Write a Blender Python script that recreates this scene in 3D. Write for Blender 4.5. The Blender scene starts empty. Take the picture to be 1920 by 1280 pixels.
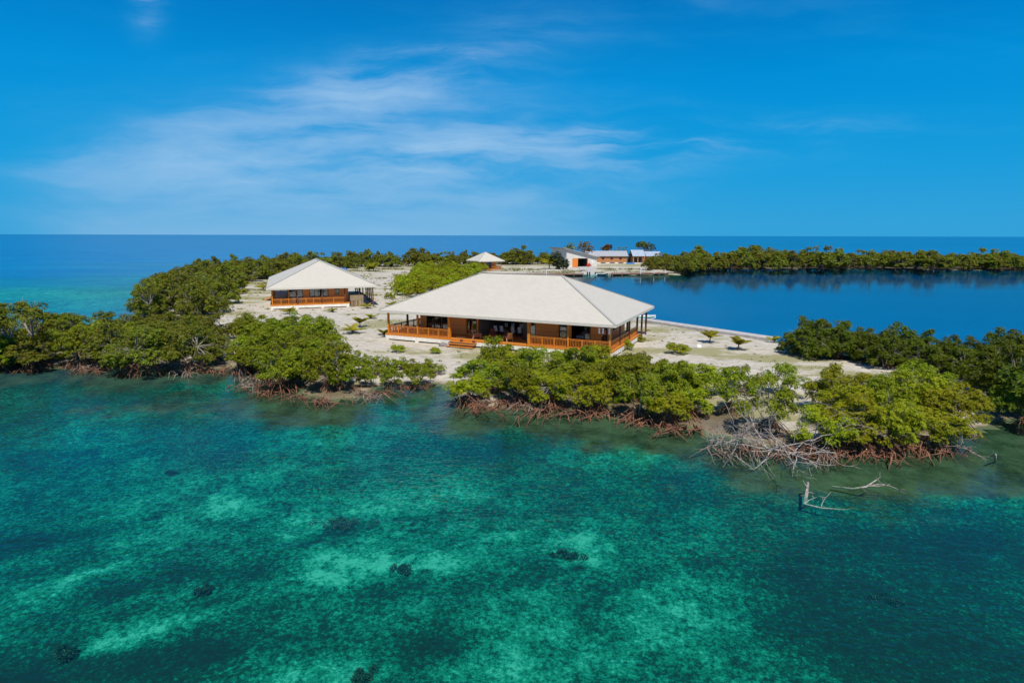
import bpy, math, random
import numpy as np
R = math.radians
rng = random.Random(7)
nrng = np.random.default_rng(7)
S = bpy.context.scene
COL = S.collection

# ------------------------------------------------------------------ camera
CAM_H, FPX, YH, ROLL = 13.0, 1137.0, 441.0, 0.0025
PITCH = math.atan((640 - YH) / FPX)
cd = bpy.data.cameras.new('camera'); cam = bpy.data.objects.new('camera', cd); COL.objects.link(cam)
cd.sensor_width = 36.0; cd.lens = FPX / 1920 * 36.0; cd.clip_end = 60000; cd.clip_start = 0.5
cam.location = (0, 0, CAM_H)
from mathutils import Matrix, Vector
_f = Vector((0, math.cos(PITCH), -math.sin(PITCH))); _u0 = Vector((0, math.sin(PITCH), math.cos(PITCH))); _r0 = Vector((1, 0, 0))
_r = math.cos(ROLL) * _r0 + math.sin(ROLL) * _u0; _u = -math.sin(ROLL) * _r0 + math.cos(ROLL) * _u0
cam.rotation_euler = Matrix((_r, _u, -_f)).transposed().to_euler()
S.camera = cam

def at(px, py, z=0.0):
    """survey helper: the spot on the level z that was measured at this place of the 1920 x 1280 survey picture"""
    d = _f * FPX + _r * (px - 960) - _u * (py - 640)
    t = (z - CAM_H) / d.z
    return Vector((0, 0, CAM_H)) + d * t

# ------------------------------------------------------------------ node helper
class NT:
    def __init__(s, tree):
        s.t = tree; s.n = tree.nodes; s.l = tree.links; s.n.clear()
    def add(s, typ, props=None, **ins):
        nd = s.n.new(typ)
        for k, v in (props or {}).items(): setattr(nd, k, v)
        for k, v in ins.items():
            key = int(k[1:]) if k[0] == '_' else k.replace('_', ' ')
            s.put(nd.inputs[key], v)
        return nd
    def put(s, sock, v):
        if isinstance(v, bpy.types.NodeSocket): s.l.new(v, sock)
        else: sock.default_value = v
    def m(s, op, a, b=None, c=None, clamp=False):
        nd = s.n.new('ShaderNodeMath'); nd.operation = op; nd.use_clamp = clamp
        for i, v in enumerate((a, b, c)):
            if v is not None: s.put(nd.inputs[i], v)
        return nd.outputs[0]
    def mix(s, fac, a, b, blend='MIX'):
        nd = s.n.new('ShaderNodeMix'); nd.data_type = 'RGBA'; nd.blend_type = blend
        s.put(nd.inputs[0], fac)
        for i, v in ((6, a), (7, b)):
            if isinstance(v, tuple) and len(v) == 3: v = (*v, 1)
            s.put(nd.inputs[i], v)
        return nd.outputs[2]
    def noise(s, vec, scale, detail=3, rough=.55, out=0, dist=0.0):
        nd = s.add('ShaderNodeTexNoise', None, Scale=scale, Detail=detail, Roughness=rough, Distortion=dist)
        if vec is not None: s.l.new(vec, nd.inputs['Vector'])
        return nd.outputs[out]
    def step(s, v, lo, hi):
        nd = s.n.new('ShaderNodeMapRange'); nd.interpolation_type = 'SMOOTHSTEP'
        s.put(nd.inputs[0], v); nd.inputs[1].default_value = lo; nd.inputs[2].default_value = hi
        return nd.outputs[0]
    def mapping(s, vec, loc=(0, 0, 0), rot=(0, 0, 0), scale=(1, 1, 1)):
        nd = s.n.new('ShaderNodeMapping'); s.l.new(vec, nd.inputs[0])
        nd.inputs[1].default_value = loc; nd.inputs[2].default_value = rot; nd.inputs[3].default_value = scale
        return nd.outputs[0]
    def bump(s, h, strength=.3, dist=.05):
        nd = s.add('ShaderNodeBump', None, Strength=strength, Distance=dist); s.l.new(h, nd.inputs['Height'])
        return nd.outputs[0]

# ------------------------------------------------------------------ world, sun, exposure
SUN_EL, SUN_AZ = R(57), R(170)           # azimuth clockwise from +Y: behind the viewer, a little to the right
w = bpy.data.worlds.new('World'); S.world = w; w.use_nodes = True
n = NT(w.node_tree)
sky = n.add('ShaderNodeTexSky', {'sky_type': 'NISHITA', 'sun_disc': False, 'sun_elevation': SUN_EL, 'sun_rotation': SUN_AZ,
                                 'air_density': 1.0, 'dust_density': 0.2, 'ozone_density': 3.0})
hs = n.add('ShaderNodeHueSaturation', None, Hue=0.487, Saturation=1.62, Value=1.0, Color=sky.outputs[0])
tc = n.add('ShaderNodeTexCoord')
sep = n.add('ShaderNodeSeparateXYZ'); n.l.new(tc.outputs['Generated'], sep.inputs[0])
yy = n.m('MAXIMUM', n.m('ABSOLUTE', sep.outputs[1]), .15)
uu = n.m('DIVIDE', sep.outputs[0], yy); ww = n.m('DIVIDE', sep.outputs[2], yy)
cv = n.add('ShaderNodeCombineXYZ', None, X=uu, Y=ww, Z=0.0).outputs[0]
def streak(u0, w0, u1, w1, wid, power=1.0):
    """soft band of cirrus along a line of the sky"""
    L = math.hypot(u1 - u0, w1 - w0); c, s_ = (u1 - u0) / L, (w1 - w0) / L
    du = n.m('SUBTRACT', uu, (u0 + u1) / 2); dw = n.m('SUBTRACT', ww, (w0 + w1) / 2)
    a = n.m('ADD', n.m('MULTIPLY', du, c), n.m('MULTIPLY', dw, s_))
    b = n.m('SUBTRACT', n.m('MULTIPLY', dw, c), n.m('MULTIPLY', du, s_))
    a = n.m('POWER', n.m('ABSOLUTE', n.m('DIVIDE', a, L / 2)), 2.0); b = n.m('POWER', n.m('ABSOLUTE', n.m('DIVIDE', b, wid)), 2.0)
    return n.m('MULTIPLY', n.m('EXPONENT', n.m('MULTIPLY', n.m('ADD', a, b), -1.0)), power)
wrp = n.noise(n.mapping(cv, scale=(2, 4, 1)), 2.2, 3, out=1)
cvw = n.mix(.07, cv, wrp, 'ADD')
fib = n.noise(n.mapping(cvw, rot=(0, 0, R(-15)), scale=(2.2, 15, 1)), 1.5, 8, .62)
fib2 = n.noise(n.mapping(cvw, rot=(0, 0, R(-6)), scale=(1.6, 10, 1), loc=(3, 1, 0)), 2.3, 8, .6)
puff = n.noise(n.mapping(cvw, scale=(3, 5, 1), loc=(5, 2, 0)), 2.2, 6, .6)
fm = n.m('ADD', n.step(fib, .26, .80), n.m('MULTIPLY', n.step(puff, .40, .85), .45))
fm2 = n.step(fib2, .30, .78)
c1 = n.m('MULTIPLY', n.m('ADD', n.m('ADD', streak(-.72, .09, .10, .315, .055, .46), streak(-.36, .17, -.04, .25, .060, .34)), n.m('MULTIPLY', streak(-.565, .325, -.54, .43, .030, 1.0), n.m('ADD', .6, puff))), fm)
c2 = n.m('MULTIPLY', n.m('ADD', streak(-.45, .112, .66, .170, .028, .50), n.m('ADD', streak(-.65, .09, .25, .13, .085, .6), streak(-.1, .35, .95, .30, .05, .16))), fm2)
low = n.m('MULTIPLY', n.m('EXPONENT', n.m('MULTIPLY', n.m('ABSOLUTE', ww), -7.0)), n.m('SUBTRACT', .50, n.m('MULTIPLY', n.step(uu, -.15, .50), .47)))
low = n.m('MULTIPLY', low, n.step(uu, -1.0, -.55))
thin = n.m('MULTIPLY', n.step(n.noise(n.mapping(cvw, rot=(0, 0, R(-10)), scale=(1.2, 6, 1), loc=(9, 3, 0)), 2.0, 7, .6), .42, .8), .10)
cl = n.m('ADD', n.m('ADD', c1, c2), n.m('ADD', low, thin), clamp=True)
cl = n.m('MULTIPLY', cl, .85)
elr = n.add('ShaderNodeValToRGB'); e = elr.color_ramp.elements
K = 1 / .085
e[0].position = .0; e[0].color = (.012, .345, .70, 1); e[1].position = 1.0; e[1].color = (.035, .13, .42, 1)
for p_, c_ in ((.10, (.003, .325, .72, 1)), (.22, (.0, .27, .69, 1)), (.33, (.0, .170, .53, 1)), (.6, (.012, .14, .47, 1))):
    x = e.new(p_); x.color = c_
n.l.new(sep.outputs[2], elr.inputs[0])
grad = n.mix(1.0, elr.outputs[0], (K, K, K), 'MULTIPLY')
base_sky = n.mix(.96, hs.outputs[0], grad)
skyc = n.mix(cl, base_sky, n.mix(n.step(cl, .04, .42), (.35, 4.9, 9.0), (4.3, 7.0, 9.9)))
bg = n.add('ShaderNodeBackground', None, Color=skyc, Strength=0.085)
out = n.add('ShaderNodeOutputWorld'); n.l.new(bg.outputs[0], out.inputs[0])

sd = bpy.data.lights.new('sun', 'SUN'); sd.energy = 5.0; sd.angle = R(.5); sd.color = (1, .94, .83)
so = bpy.data.objects.new('sun', sd); COL.objects.link(so)
sdir = Vector((math.sin(SUN_AZ) * math.cos(SUN_EL), math.cos(SUN_AZ) * math.cos(SUN_EL), math.sin(SUN_EL)))
so.rotation_euler = sdir.to_track_quat('Z', 'Y').to_euler(); so.location = sdir * 300
S.view_settings.view_transform = 'Standard'; S.view_settings.look = 'None'; S.view_settings.exposure = 0.0; S.view_settings.gamma = 1.0
S.render.engine = 'CYCLES'
S.cycles.max_bounces = 8; S.cycles.diffuse_bounces = 4; S.cycles.glossy_bounces = 3; S.cycles.transparent_max_bounces = 12
S.cycles.caustics_reflective = False; S.cycles.caustics_refractive = False
S.cycles.use_denoising = True

# ------------------------------------------------------------------ scene helpers
def tag(o, label=None, cat=None, group=None, kind=None):
    for k, v in (('label', label), ('category', cat), ('group', group), ('kind', kind)):
        if v: o[k] = v
    return o
def empty(name, loc, rz=0.0, label=None, cat=None, group=None):
    o = bpy.data.objects.new(name, None); COL.objects.link(o); o.location = loc; o.rotation_euler = (0, 0, rz)
    o.empty_display_size = .3
    return tag(o, label, cat, group)
def mesh_np(name, V, F, mats, parent=None, smooth=False, attr=None):
    """V (n,3), F list of faces or (m,4)/(m,3) array"""
    me = bpy.data.meshes.new(name)
    V = np.asarray(V, np.float32)
    if isinstance(F, np.ndarray):
        k = F.shape[1]; m_ = len(F)
        me.vertices.add(len(V)); me.vertices.foreach_set('co', V.ravel())
        me.loops.add(m_ * k); me.loops.foreach_set('vertex_index', F.astype(np.int32).ravel())
        me.polygons.add(m_); me.polygons.foreach_set('loop_start', np.arange(0, m_ * k, k, dtype=np.int32))
        me.update(calc_edges=True)
    else:
        me.from_pydata([tuple(map(float, v)) for v in V], [], F)
    if attr is not None:
        for an, data in attr.items():
            a = me.attributes.new(an, 'FLOAT_COLOR', 'POINT'); a.data.foreach_set('color', np.asarray(data, np.float32).ravel())
    me.polygons.foreach_set('use_smooth', np.full(len(me.polygons), smooth))
    for m_ in (mats if isinstance(mats, (list, tuple)) else [mats]): me.materials.append(m_)
    me.validate(); me.update()
    o = bpy.data.objects.new(name, me); COL.objects.link(o)
    if parent is not None: o.parent = parent
    return o
class MB:
    """collects boxes, bars, tubes; build() links them as one mesh object"""
    def __init__(s): s.V = []; s.F = []
    def _add(s, vs, fs):
        b = len(s.V); s.V += [tuple(v) for v in vs]; s.F += [tuple(b + i for i in f) for f in fs]; return s
    def box(s, x0, x1, y0, y1, z0, z1):
        return s._add([(x0, y0, z0), (x1, y0, z0), (x1, y1, z0), (x0, y1, z0), (x0, y0, z1), (x1, y0, z1), (x1, y1, z1), (x0, y1, z1)],
                      [(0, 3, 2, 1), (4, 5, 6, 7), (0, 1, 5, 4), (1, 2, 6, 5), (2, 3, 7, 6), (3, 0, 4, 7)])
    def bar(s, a, b, wx, wz):
        a, b = Vector(a), Vector(b); d = (b - a).normalized()
        up = Vector((0, 0, 1)) if abs(d.z) < .95 else Vector((0, 1, 0))
        sx = d.cross(up).normalized() * wx / 2; sz = sx.cross(d).normalized() * wz / 2
        return s._add([a - sx - sz, a + sx - sz, a + sx + sz, a - sx + sz, b - sx - sz, b + sx - sz, b + sx + sz, b - sx + sz],
                      [(0, 3, 2, 1), (4, 5, 6, 7), (0, 1, 5, 4), (1, 2, 6, 5), (2, 3, 7, 6), (3, 0, 4, 7)])
    def tube(s, pts, rads, sides=5, cap=True):
        pts = [Vector(p) for p in pts]; b0 = len(s.V); k = len(pts)
        ref = Vector((.31, .22, .93))
        for i, p in enumerate(pts):
            t = (pts[min(i + 1, k - 1)] - pts[max(i - 1, 0)])
            t = t.normalized() if t.length > 1e-6 else Vector((0, 0, 1))
            a = t.cross(ref); a = a.normalized() if a.length > 1e-3 else Vector((1, 0, 0)); b = t.cross(a)
            for j in range(sides):
                th = 2 * math.pi * j / sides
                s.V.append(tuple(p + (a * math.cos(th) + b * math.sin(th)) * rads[i]))
        for i in range(k - 1):
            for j in range(sides):
                j2 = (j + 1) % sides
                s.F.append((b0 + i * sides + j, b0 + i * sides + j2, b0 + (i + 1) * sides + j2, b0 + (i + 1) * sides + j))
        if cap:
            s.F.append(tuple(b0 + j for j in range(sides))[::-1]); s.F.append(tuple(b0 + (k - 1) * sides + j for j in range(sides)))
        return s
    def lathe(s, c, prof, sides=14):
        b0 = len(s.V); k = len(prof)
        for r_, z in prof:
            for j in range(sides):
                th = 2 * math.pi * j / sides; s.V.append((c[0] + r_ * math.cos(th), c[1] + r_ * math.sin(th), c[2] + z))
        for i in range(k - 1):
            for j in range(sides):
                j2 = (j + 1) % sides
                s.F.append((b0 + i * sides + j, b0 + i * sides + j2, b0 + (i + 1) * sides + j2, b0 + (i + 1) * sides + j))
        s.F.append(tuple(b0 + j for j in range(sides))[::-1]); s.F.append(tuple(b0 + (k - 1) * sides + j for j in range(sides)))
        return s
    def poly(s, vs, fs): return s._add(vs, fs)
    def build(s, name, mat, parent=None, smooth=False, bevel=0.0):
        o = mesh_np(name, np.array(s.V), list(s.F), mat, parent, smooth)
        if bevel:
            md = o.modifiers.new('bevel', 'BEVEL'); md.width = bevel; md.segments = 2; md.limit_method = 'ANGLE'
        return o
def kids(o): return [c for c in bpy.data.objects if c.parent == o]
_kid_cache = {}
def copy_tree(o, parent=None):
    c = o.copy(); COL.objects.link(c)
    if parent is not None: c.parent = parent
    ks = _kid_cache.get(o.name)
    if ks is None: ks = _kid_cache[o.name] = kids(o)
    for ch in ks: copy_tree(ch, c)
    return c

# ------------------------------------------------------------------ materials
def new_mat(name):
    m_ = bpy.data.materials.new(name); m_.use_nodes = True; return m_, NT(m_.node_tree)
def finish(nt, shader):
    o = nt.add('ShaderNodeOutputMaterial'); nt.l.new(shader, o.inputs[0])
def simple(name, c, rough=.6, var=.25, scale=3.0, bump=0.0, metal=0.0, stretch=(1, 1, 1), dark=None, spec=.4):
    m_, t = new_mat(name)
    tc_ = t.add('ShaderNodeTexCoord'); v = t.mapping(tc_.outputs['Object'], scale=stretch)
    nz = t.noise(v, scale, 5, .6)
    dk = dark or tuple(x * (1 - var) for x in c)
    col = t.mix(t.step(nz, .3, .7), dk, tuple(min(1, x * (1 + var * .4)) for x in c))
    p = t.add('ShaderNodeBsdfPrincipled', None, Base_Color=col, Roughness=rough, Metallic=metal)
    p.inputs['Specular IOR Level'].default_value = spec
    if bump: t.l.new(t.bump(nz, bump, .02), p.inputs['Normal'])
    finish(t, p.outputs[0]); return m_
def wood(name, c1, c2, board=.14, axis='Z', rough=.45):
    """boards with grain, seams across the given axis"""
    m_, t = new_mat(name)
    tc_ = t.add('ShaderNodeTexCoord'); sp = t.add('ShaderNodeSeparateXYZ'); t.l.new(tc_.outputs['Object'], sp.inputs[0])
    ax = sp.outputs['XYZ'.index(axis)]
    bd = t.m('DIVIDE', ax, board); fr = t.m('FRACT', bd); idn = t.m('FLOOR', bd)
    wn = t.add('ShaderNodeTexWhiteNoise', {'noise_dimensions': '1D'}, W=idn).outputs[0]
    sc = [.7, .7, .7]; sc['XYZ'.index(axis)] = 14
    gr = t.noise(t.mapping(tc_.outputs['Object'], scale=tuple(sc)), 1.6, 6, .65)
    f = t.m('ADD', t.m('MULTIPLY', wn, .55), t.m('MULTIPLY', gr, .5), clamp=True)
    col = t.mix(f, c1, c2)
    seam = t.m('MULTIPLY', t.m('GREATER_THAN', fr, .08), 1.0)
    col = t.mix(seam, tuple(x * .35 for x in c1), col)
    p = t.add('ShaderNodeBsdfPrincipled', None, Base_Color=col, Roughness=rough)
    t.l.new(t.bump(seam, .5, .01), p.inputs['Normal'])
    finish(t, p.outputs[0]); return m_
M = {}
M['wall_wood'] = wood('cedar_cladding', (.58, .185, .03), (.80, .34, .08), .16, 'Z')
M['trim_wood'] = simple('varnished_timber', (.62, .215, .022), .4, .3, 2.0, stretch=(3, 3, .6))
M['rail_wood'] = simple('rail_timber', (.58, .19, .025), .4, .3, 2.0, stretch=(2, 2, 2))
M['dark_post'] = simple('dark_timber', (.16, .05, .025), .5, .3, 2.0, stretch=(3, 3, .6))
M['deck'] = wood('deck_boards', (.50, .17, .025), (.70, .27, .045), .14, 'Y')
M['white_concrete'] = simple('white_painted_concrete', (.80, .76, .68), .8, .14, 2.5, .1)
M['concrete'] = simple('bare_concrete', (.46, .43, .39), .85, .2, 1.4, .15)
M['soffit'] = simple('soffit_board', (.66, .50, .34), .7, .2)
M['fascia'] = simple('fascia_paint', (.60, .56, .48), .6, .08)
M['frame'] = simple('dark_window_frame', (.05, .035, .03), .4, .2)
M['interior'] = simple('interior_plaster', (.30, .28, .27), .8, .1)
M['white_fabric'] = simple('white_fabric', (.86, .86, .86), .8, .06)
M['linen'] = simple('bed_linen', (.80, .80, .82), .85, .08, 4)
M['teak'] = simple('pale_teak', (.62, .40, .22), .5, .25, 3, stretch=(2, 2, 2))
M['red_cushion'] = simple('red_cushion', (.48, .07, .06), .8, .2)
M['purple'] = simple('purple_cloth', (.10, .03, .22), .8, .2)
M['dark_metal'] = simple('dark_metal', (.035, .035, .04), .4, .2)
M['white_plastic'] = simple('white_gelcoat', (.80, .80, .79), .25, .05)
M['teal_plastic'] = simple('teal_gelcoat', (.10, .48, .42), .25, .1)
M['black_rubber'] = simple('black_rubber', (.02, .02, .022), .6, .2)
M['red_plastic'] = simple('red_cover', (.55, .03, .02), .45, .2)
M['blue_plastic'] = simple('blue_tarp', (.02, .16, .5), .5, .2)
M['orange_door'] = wood('orange_door_boards', (.72, .19, .015), (.85, .27, .03), .35, 'X')
M['stucco'] = simple('pale_stucco', (.66, .63, .57), .85, .1, 1.2, .1)
M['shaded_stucco'] = simple('pale_stucco_shaded', (.60, .58, .54), .85, .1, 1.2, .1)  # same stucco, darker: shade of side and back walls put into the colour
M['metal_roof'] = simple('grey_metal_roof', (.36, .37, .39), .4, .12, 1.0, stretch=(4, .4, 1))
M['blue_roof'] = simple('pale_blue_roof', (.36, .42, .50), .4, .12, 1.0)
M['brick_wood'] = wood('orange_boards', (.40, .15, .05), (.55, .24, .09), .22, 'Z')
M['dock_wood'] = wood('weathered_dock', (.26, .14, .09), (.40, .24, .16), .2, 'X')
M['dock_dark'] = simple('wet_piling', (.10, .055, .035), .7, .3)
M['pale_wood'] = wood('crate_boards', (.46, .34, .19), (.62, .48, .28), .18, 'X')
M['grey_ply'] = simple('weathered_plywood', (.30, .22, .13), .8, .3)
M['rock'] = simple('grey_coral_rock', (.24, .21, .21), .9, .4, 5, .4)
M['bark'] = simple('grey_mangrove_bark', (.36, .32, .28), .9, .4, 4, .2)
M['root'] = simple('red_prop_root', (.27, .115, .06), .85, .45, 3.5, .2, dark=(.085, .045, .035))
M['bleached'] = simple('bleached_driftwood', (.42, .36, .315), .9, .5, 6, .3)
M['palm_trunk'] = simple('palm_trunk', (.24, .17, .11), .9, .3)
M['teal_paint'] = simple('teal_painted_wall', (.06, .22, .26), .7, .2)

def roof_mat():
    m_, t = new_mat('pale_shingle_roof')
    tc_ = t.add('ShaderNodeTexCoord'); sp = t.add('ShaderNodeSeparateXYZ'); t.l.new(tc_.outputs['Object'], sp.inputs[0])
    crs = t.m('DIVIDE', sp.outputs[2], .15); fr = t.m('FRACT', crs); row = t.m('FLOOR', crs)
    off = t.m('MULTIPLY', row, .37)
    hx = t.m('FLOOR', t.m('ADD', t.m('DIVIDE', t.m('ADD', sp.outputs[0], sp.outputs[1]), .45), off))
    cvv = t.add('ShaderNodeCombineXYZ', None, X=hx, Y=row, Z=0.0).outputs[0]
    wn = t.add('ShaderNodeTexWhiteNoise', {'noise_dimensions': '2D'}); t.l.new(cvv, wn.inputs['Vector'])
    big = t.noise(tc_.outputs['Object'], .35, 5, .6)
    col = t.mix(t.m('MULTIPLY', wn.outputs[0], .6), (.505, .465, .385), (.55, .512, .43))
    col = t.mix(t.m('MULTIPLY', t.step(big, .45, .8), .25), col, (.44, .40, .325))
    edge = t.step(fr, 0, .16)
    col = t.mix(t.m('MULTIPLY', t.m('SUBTRACT', 1.0, edge), .14), col, (.3, .29, .27))
    p = t.add('ShaderNodeBsdfPrincipled', None, Base_Color=col, Roughness=.62)
    t.l.new(t.bump(edge, .15, .012), p.inputs['Normal'])
    finish(t, p.outputs[0]); return m_
M['roof'] = roof_mat()
def glass_mat(name, tint, refl=.12):
    m_, t = new_mat(name)
    tr = t.add('ShaderNodeBsdfTransparent', None, Color=(*tint, 1)); gl = t.add('ShaderNodeBsdfGlossy', None, Color=(.9, .95, 1, 1), Roughness=.03)
    fz = t.add('ShaderNodeFresnel', None, IOR=1.5); f = t.m('ADD', fz.outputs[0], refl, clamp=True)
    mx = t.add('ShaderNodeMixShader'); t.l.new(f, mx.inputs[0]); t.l.new(tr.outputs[0], mx.inputs[1]); t.l.new(gl.outputs[0], mx.inputs[2])
    finish(t, mx.outputs[0]); return m_
M['glass'] = glass_mat('window_glass', (.55, .62, .62))

def leaf_mat(name, c, c2, yellow, trans=.45):
    m_, t = new_mat(name)
    at_ = t.add('ShaderNodeAttribute', {'attribute_name': 'leaf'}); sp = t.add('ShaderNodeSeparateColor'); t.l.new(at_.outputs['Color'], sp.inputs[0])
    oi = t.add('ShaderNodeObjectInfo')
    col = t.mix(sp.outputs[0], c2, c)
    col = t.mix(t.m('MULTIPLY', t.step(sp.outputs[1], .72, 1.0), .8), col, yellow)
    hsv = t.add('ShaderNodeHueSaturation', None, Hue=t.m('ADD', .472, t.m('MULTIPLY', oi.outputs['Random'], .04)), Saturation=1.0,
                Value=t.m('ADD', .78, t.m('MULTIPLY', oi.outputs['Random'], .42)), Color=col)
    d = t.add('ShaderNodeBsdfDiffuse', None, Color=hsv.outputs[0]); tl = t.add('ShaderNodeBsdfTranslucent', None, Color=hsv.outputs[0])
    g = t.add('ShaderNodeBsdfGlossy', None, Color=(1, 1, 1, 1), Roughness=.45)
    m1 = t.add('ShaderNodeMixShader', None, Fac=trans); t.l.new(d.outputs[0], m1.inputs[1]); t.l.new(tl.outputs[0], m1.inputs[2])
    m2 = t.add('ShaderNodeMixShader', None, Fac=.008); t.l.new(m1.outputs[0], m2.inputs[1]); t.l.new(g.outputs[0], m2.inputs[2])
    finish(t, m2.outputs[0]); return m_
M['leaf'] = leaf_mat('mangrove_leaf', (.275, .345, .014), (.12, .19, .010), (.50, .46, .018))
M['leaf_bright'] = leaf_mat('bright_shrub_leaf', (.37, .42, .012), (.17, .25, .010), (.60, .53, .018))
M['leaf_olive'] = leaf_mat('olive_mangrove_leaf', (.215, .255, .018), (.095, .135, .013), (.38, .28, .03))
M['leaf_dark'] = leaf_mat('dark_mangrove_leaf', (.135, .190, .009), (.055, .095, .007), (.25, .25, .014))
M['weed'] = leaf_mat('dark_sea_weed', (.010, .088, .066), (.006, .052, .042), (.03, .10, .06), .15)
M['weed_grey'] = leaf_mat('greyish_sea_weed', (.030, .10, .075), (.010, .050, .042), (.05, .11, .07), .1)
M['palm_leaf'] = leaf_mat('young_palm_leaf', (.30, .27, .02), (.16, .19, .015), (.46, .42, .03))
M['grass_leaf'] = leaf_mat('dry_grass_blade', (.23, .21, .06), (.12, .13, .03), (.36, .30, .10))

# ------------------------------------------------------------------ coast lines
def P(*pts): return [tuple(at(*p)[:2]) for p in pts]
front = P((-160, 716), (0, 710), (60, 706), (120, 700), (190, 706), (250, 706), (300, 712), (350, 716), (430, 704), (455, 716), (470, 738), (520, 750), (570, 762), (610, 768),
          (650, 760), (700, 748), (755, 728), (790, 728), (815, 738), (832, 760), (850, 776), (900, 778), (960, 772), (1020, 774), (1080, 784), (1140, 792), (1200, 800),
          (1270, 812), (1330, 832), (1390, 850), (1450, 860), (1520, 856), (1600, 852), (1700, 858), (1780, 858), (1830, 842), (1870, 818), (1920, 806))
lagoon_near = [(62, 42), (100, 44), (150, 40), (150, 48), (95, 56), (62, 56.5), (50, 60.5), (40, 66)] + P((1449, 640), (1330, 622), (1212, 604))
lagoon_left = [(10.5, 93), (4, 110), (0, 135), (-4, 165)] + P((936, 517.5), (1020, 517), (1094, 516), (1098, 512), (1126, 510.5), (1146, 516), (1200, 516), (1252, 515), (1275, 516), (1279, 510))
far_front = P((1300, 506), (1400, 505), (1500, 505.5), (1600, 505), (1700, 506), (1800, 507), (1920, 508)) + [(280, 228), (420, 225)]
far_back = [(420, 275), (280, 285), (200, 292), (140, 300), (100, 318), (70, 335), (40, 338), (10, 320), (-20, 300), (-50, 285), (-80, 262), (-105, 235)] 
left_coast = P((420, 512), (340, 524), (300, 546), (262, 578), (262, 594), (290, 606), (345, 616), (330, 626), (262, 627), (190, 620), (120, 634), (40, 650), (-160, 662))
COAST = np.array(front + lagoon_near + lagoon_left + far_front + far_back + left_coast)
LAGOON = np.array(lagoon_near + lagoon_left + far_front[:-1] + [(420, 225), (420, 46), (160, 43)])

def inside(poly, X, Y):
    r = np.zeros(X.shape, bool); n_ = len(poly)
    for i in range(n_):
        x0, y0 = poly[i]; x1, y1 = poly[(i + 1) % n_]
        c = ((y0 > Y) != (y1 > Y)) & (X < (x1 - x0) * (Y - y0) / (y1 - y0 + 1e-12) + x0); r ^= c
    return r
def sdist(poly, X, Y):
    d = np.full(X.shape, 1e9); n_ = len(poly)
    for i in range(n_):
        a = poly[i]; b = poly[(i + 1) % n_]; ab = b - a; L2 = ab @ ab + 1e-9
        t = np.clip(((X - a[0]) * ab[0] + (Y - a[1]) * ab[1]) / L2, 0, 1)
        d = np.minimum(d, np.hypot(X - a[0] - t * ab[0], Y - a[1] - t * ab[1]))
    return np.where(inside(poly, X, Y), d, -d)
_perm = nrng.random((64, 64))
def vnoise(X, Y):
    xi = np.floor(X).astype(int); yi = np.floor(Y).astype(int); fx = X - xi; fy = Y - yi
    fx = fx * fx * (3 - 2 * fx); fy = fy * fy * (3 - 2 * fy)
    g = lambda a, b: _perm[a % 64, b % 64]
    return (g(xi, yi) * (1 - fx) + g(xi + 1, yi) * fx) * (1 - fy) + (g(xi, yi + 1) * (1 - fx) + g(xi + 1, yi + 1) * fx) * fy
def fbm(X, Y, s, o=4):
    v = 0; a = .5
    for i in range(o): v = v + a * (vnoise(X * s + 17 * i, Y * s + 31 * i) - .5); a *= .5; s *= 2.03
    return v
smooth = lambda x, a, b: (lambda t: t * t * (3 - 2 * t))(np.clip((x - a) / (b - a), 0, 1))

GROUND_Z = 0.35
xs = np.concatenate([[-25000, -8000, -2500, -900, -400, -260], np.arange(-200, -60, 1.4), np.arange(-60, 62, .7), np.arange(62, 262, 1.8), [320, 450, 900, 2500, 8000, 25000]])
ys = np.concatenate([[-3000, -600, -120, -30, 0], np.arange(9, 100, .65), np.arange(100, 345, 1.6), [360, 400, 480, 600, 900, 1600, 3000, 7000, 14000, 28000]])
GX, GY = np.meshgrid(xs, ys)
near_m = (np.abs(GX) < 400) & (GY < 420)
sd_ = np.full(GX.shape, -500.0); sd_[near_m] = sdist(COAST, GX[near_m], GY[near_m])
lag_ = inside(LAGOON, GX, GY)
hold = ((GX > 6) & (GX < 33) & (GY > 58) & (GY < 112)) | ((GY > 150) & (GY < 225) & (GX < 62) & (GX > -15))
sdn = sd_ + np.where(near_m, fbm(GX, GY, .35) * 2.4 - np.where(hold, 0, 2.0) - 1.6 * smooth(-GX, 12, 20) * (GY < 90), 0)
land_h = .06 + (GROUND_Z - .06) * smooth(sdn, 0, 3.5) + fbm(GX, GY, .6) * .10 * smooth(sdn, 2, 6)
sea_h = -np.where(lag_, np.clip(-sdn * .5, 0, 2.0), .10 * np.clip(-sdn, 0, 4) + .085 * np.clip(-sdn - 4, 0, 12)) + fbm(GX, GY, .5) * .25 * smooth(-sdn, 0, 4)
GZ = np.where(sdn > 0, land_h, np.minimum(sea_h, .0) - .04)
def blob(px, py, rx, ry, amp, tilt=0.0):
    """patch on the sea floor, sized in the metres it covers"""
    c = at(px, py, -1.0); dx = GX - c.x; dy = GY - c.y; ca, sa = math.cos(tilt), math.sin(tilt)
    a = (dx * ca + dy * sa) / rx; b = (-dx * sa + dy * ca) / ry
    return amp * np.exp(-(a * a + b * b))
cov = .42 + fbm(GX, GY, .16, 5) * .70 + fbm(GX * .8 + GY * .35, GY, .055, 3) * .5
t_ = .5
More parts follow.
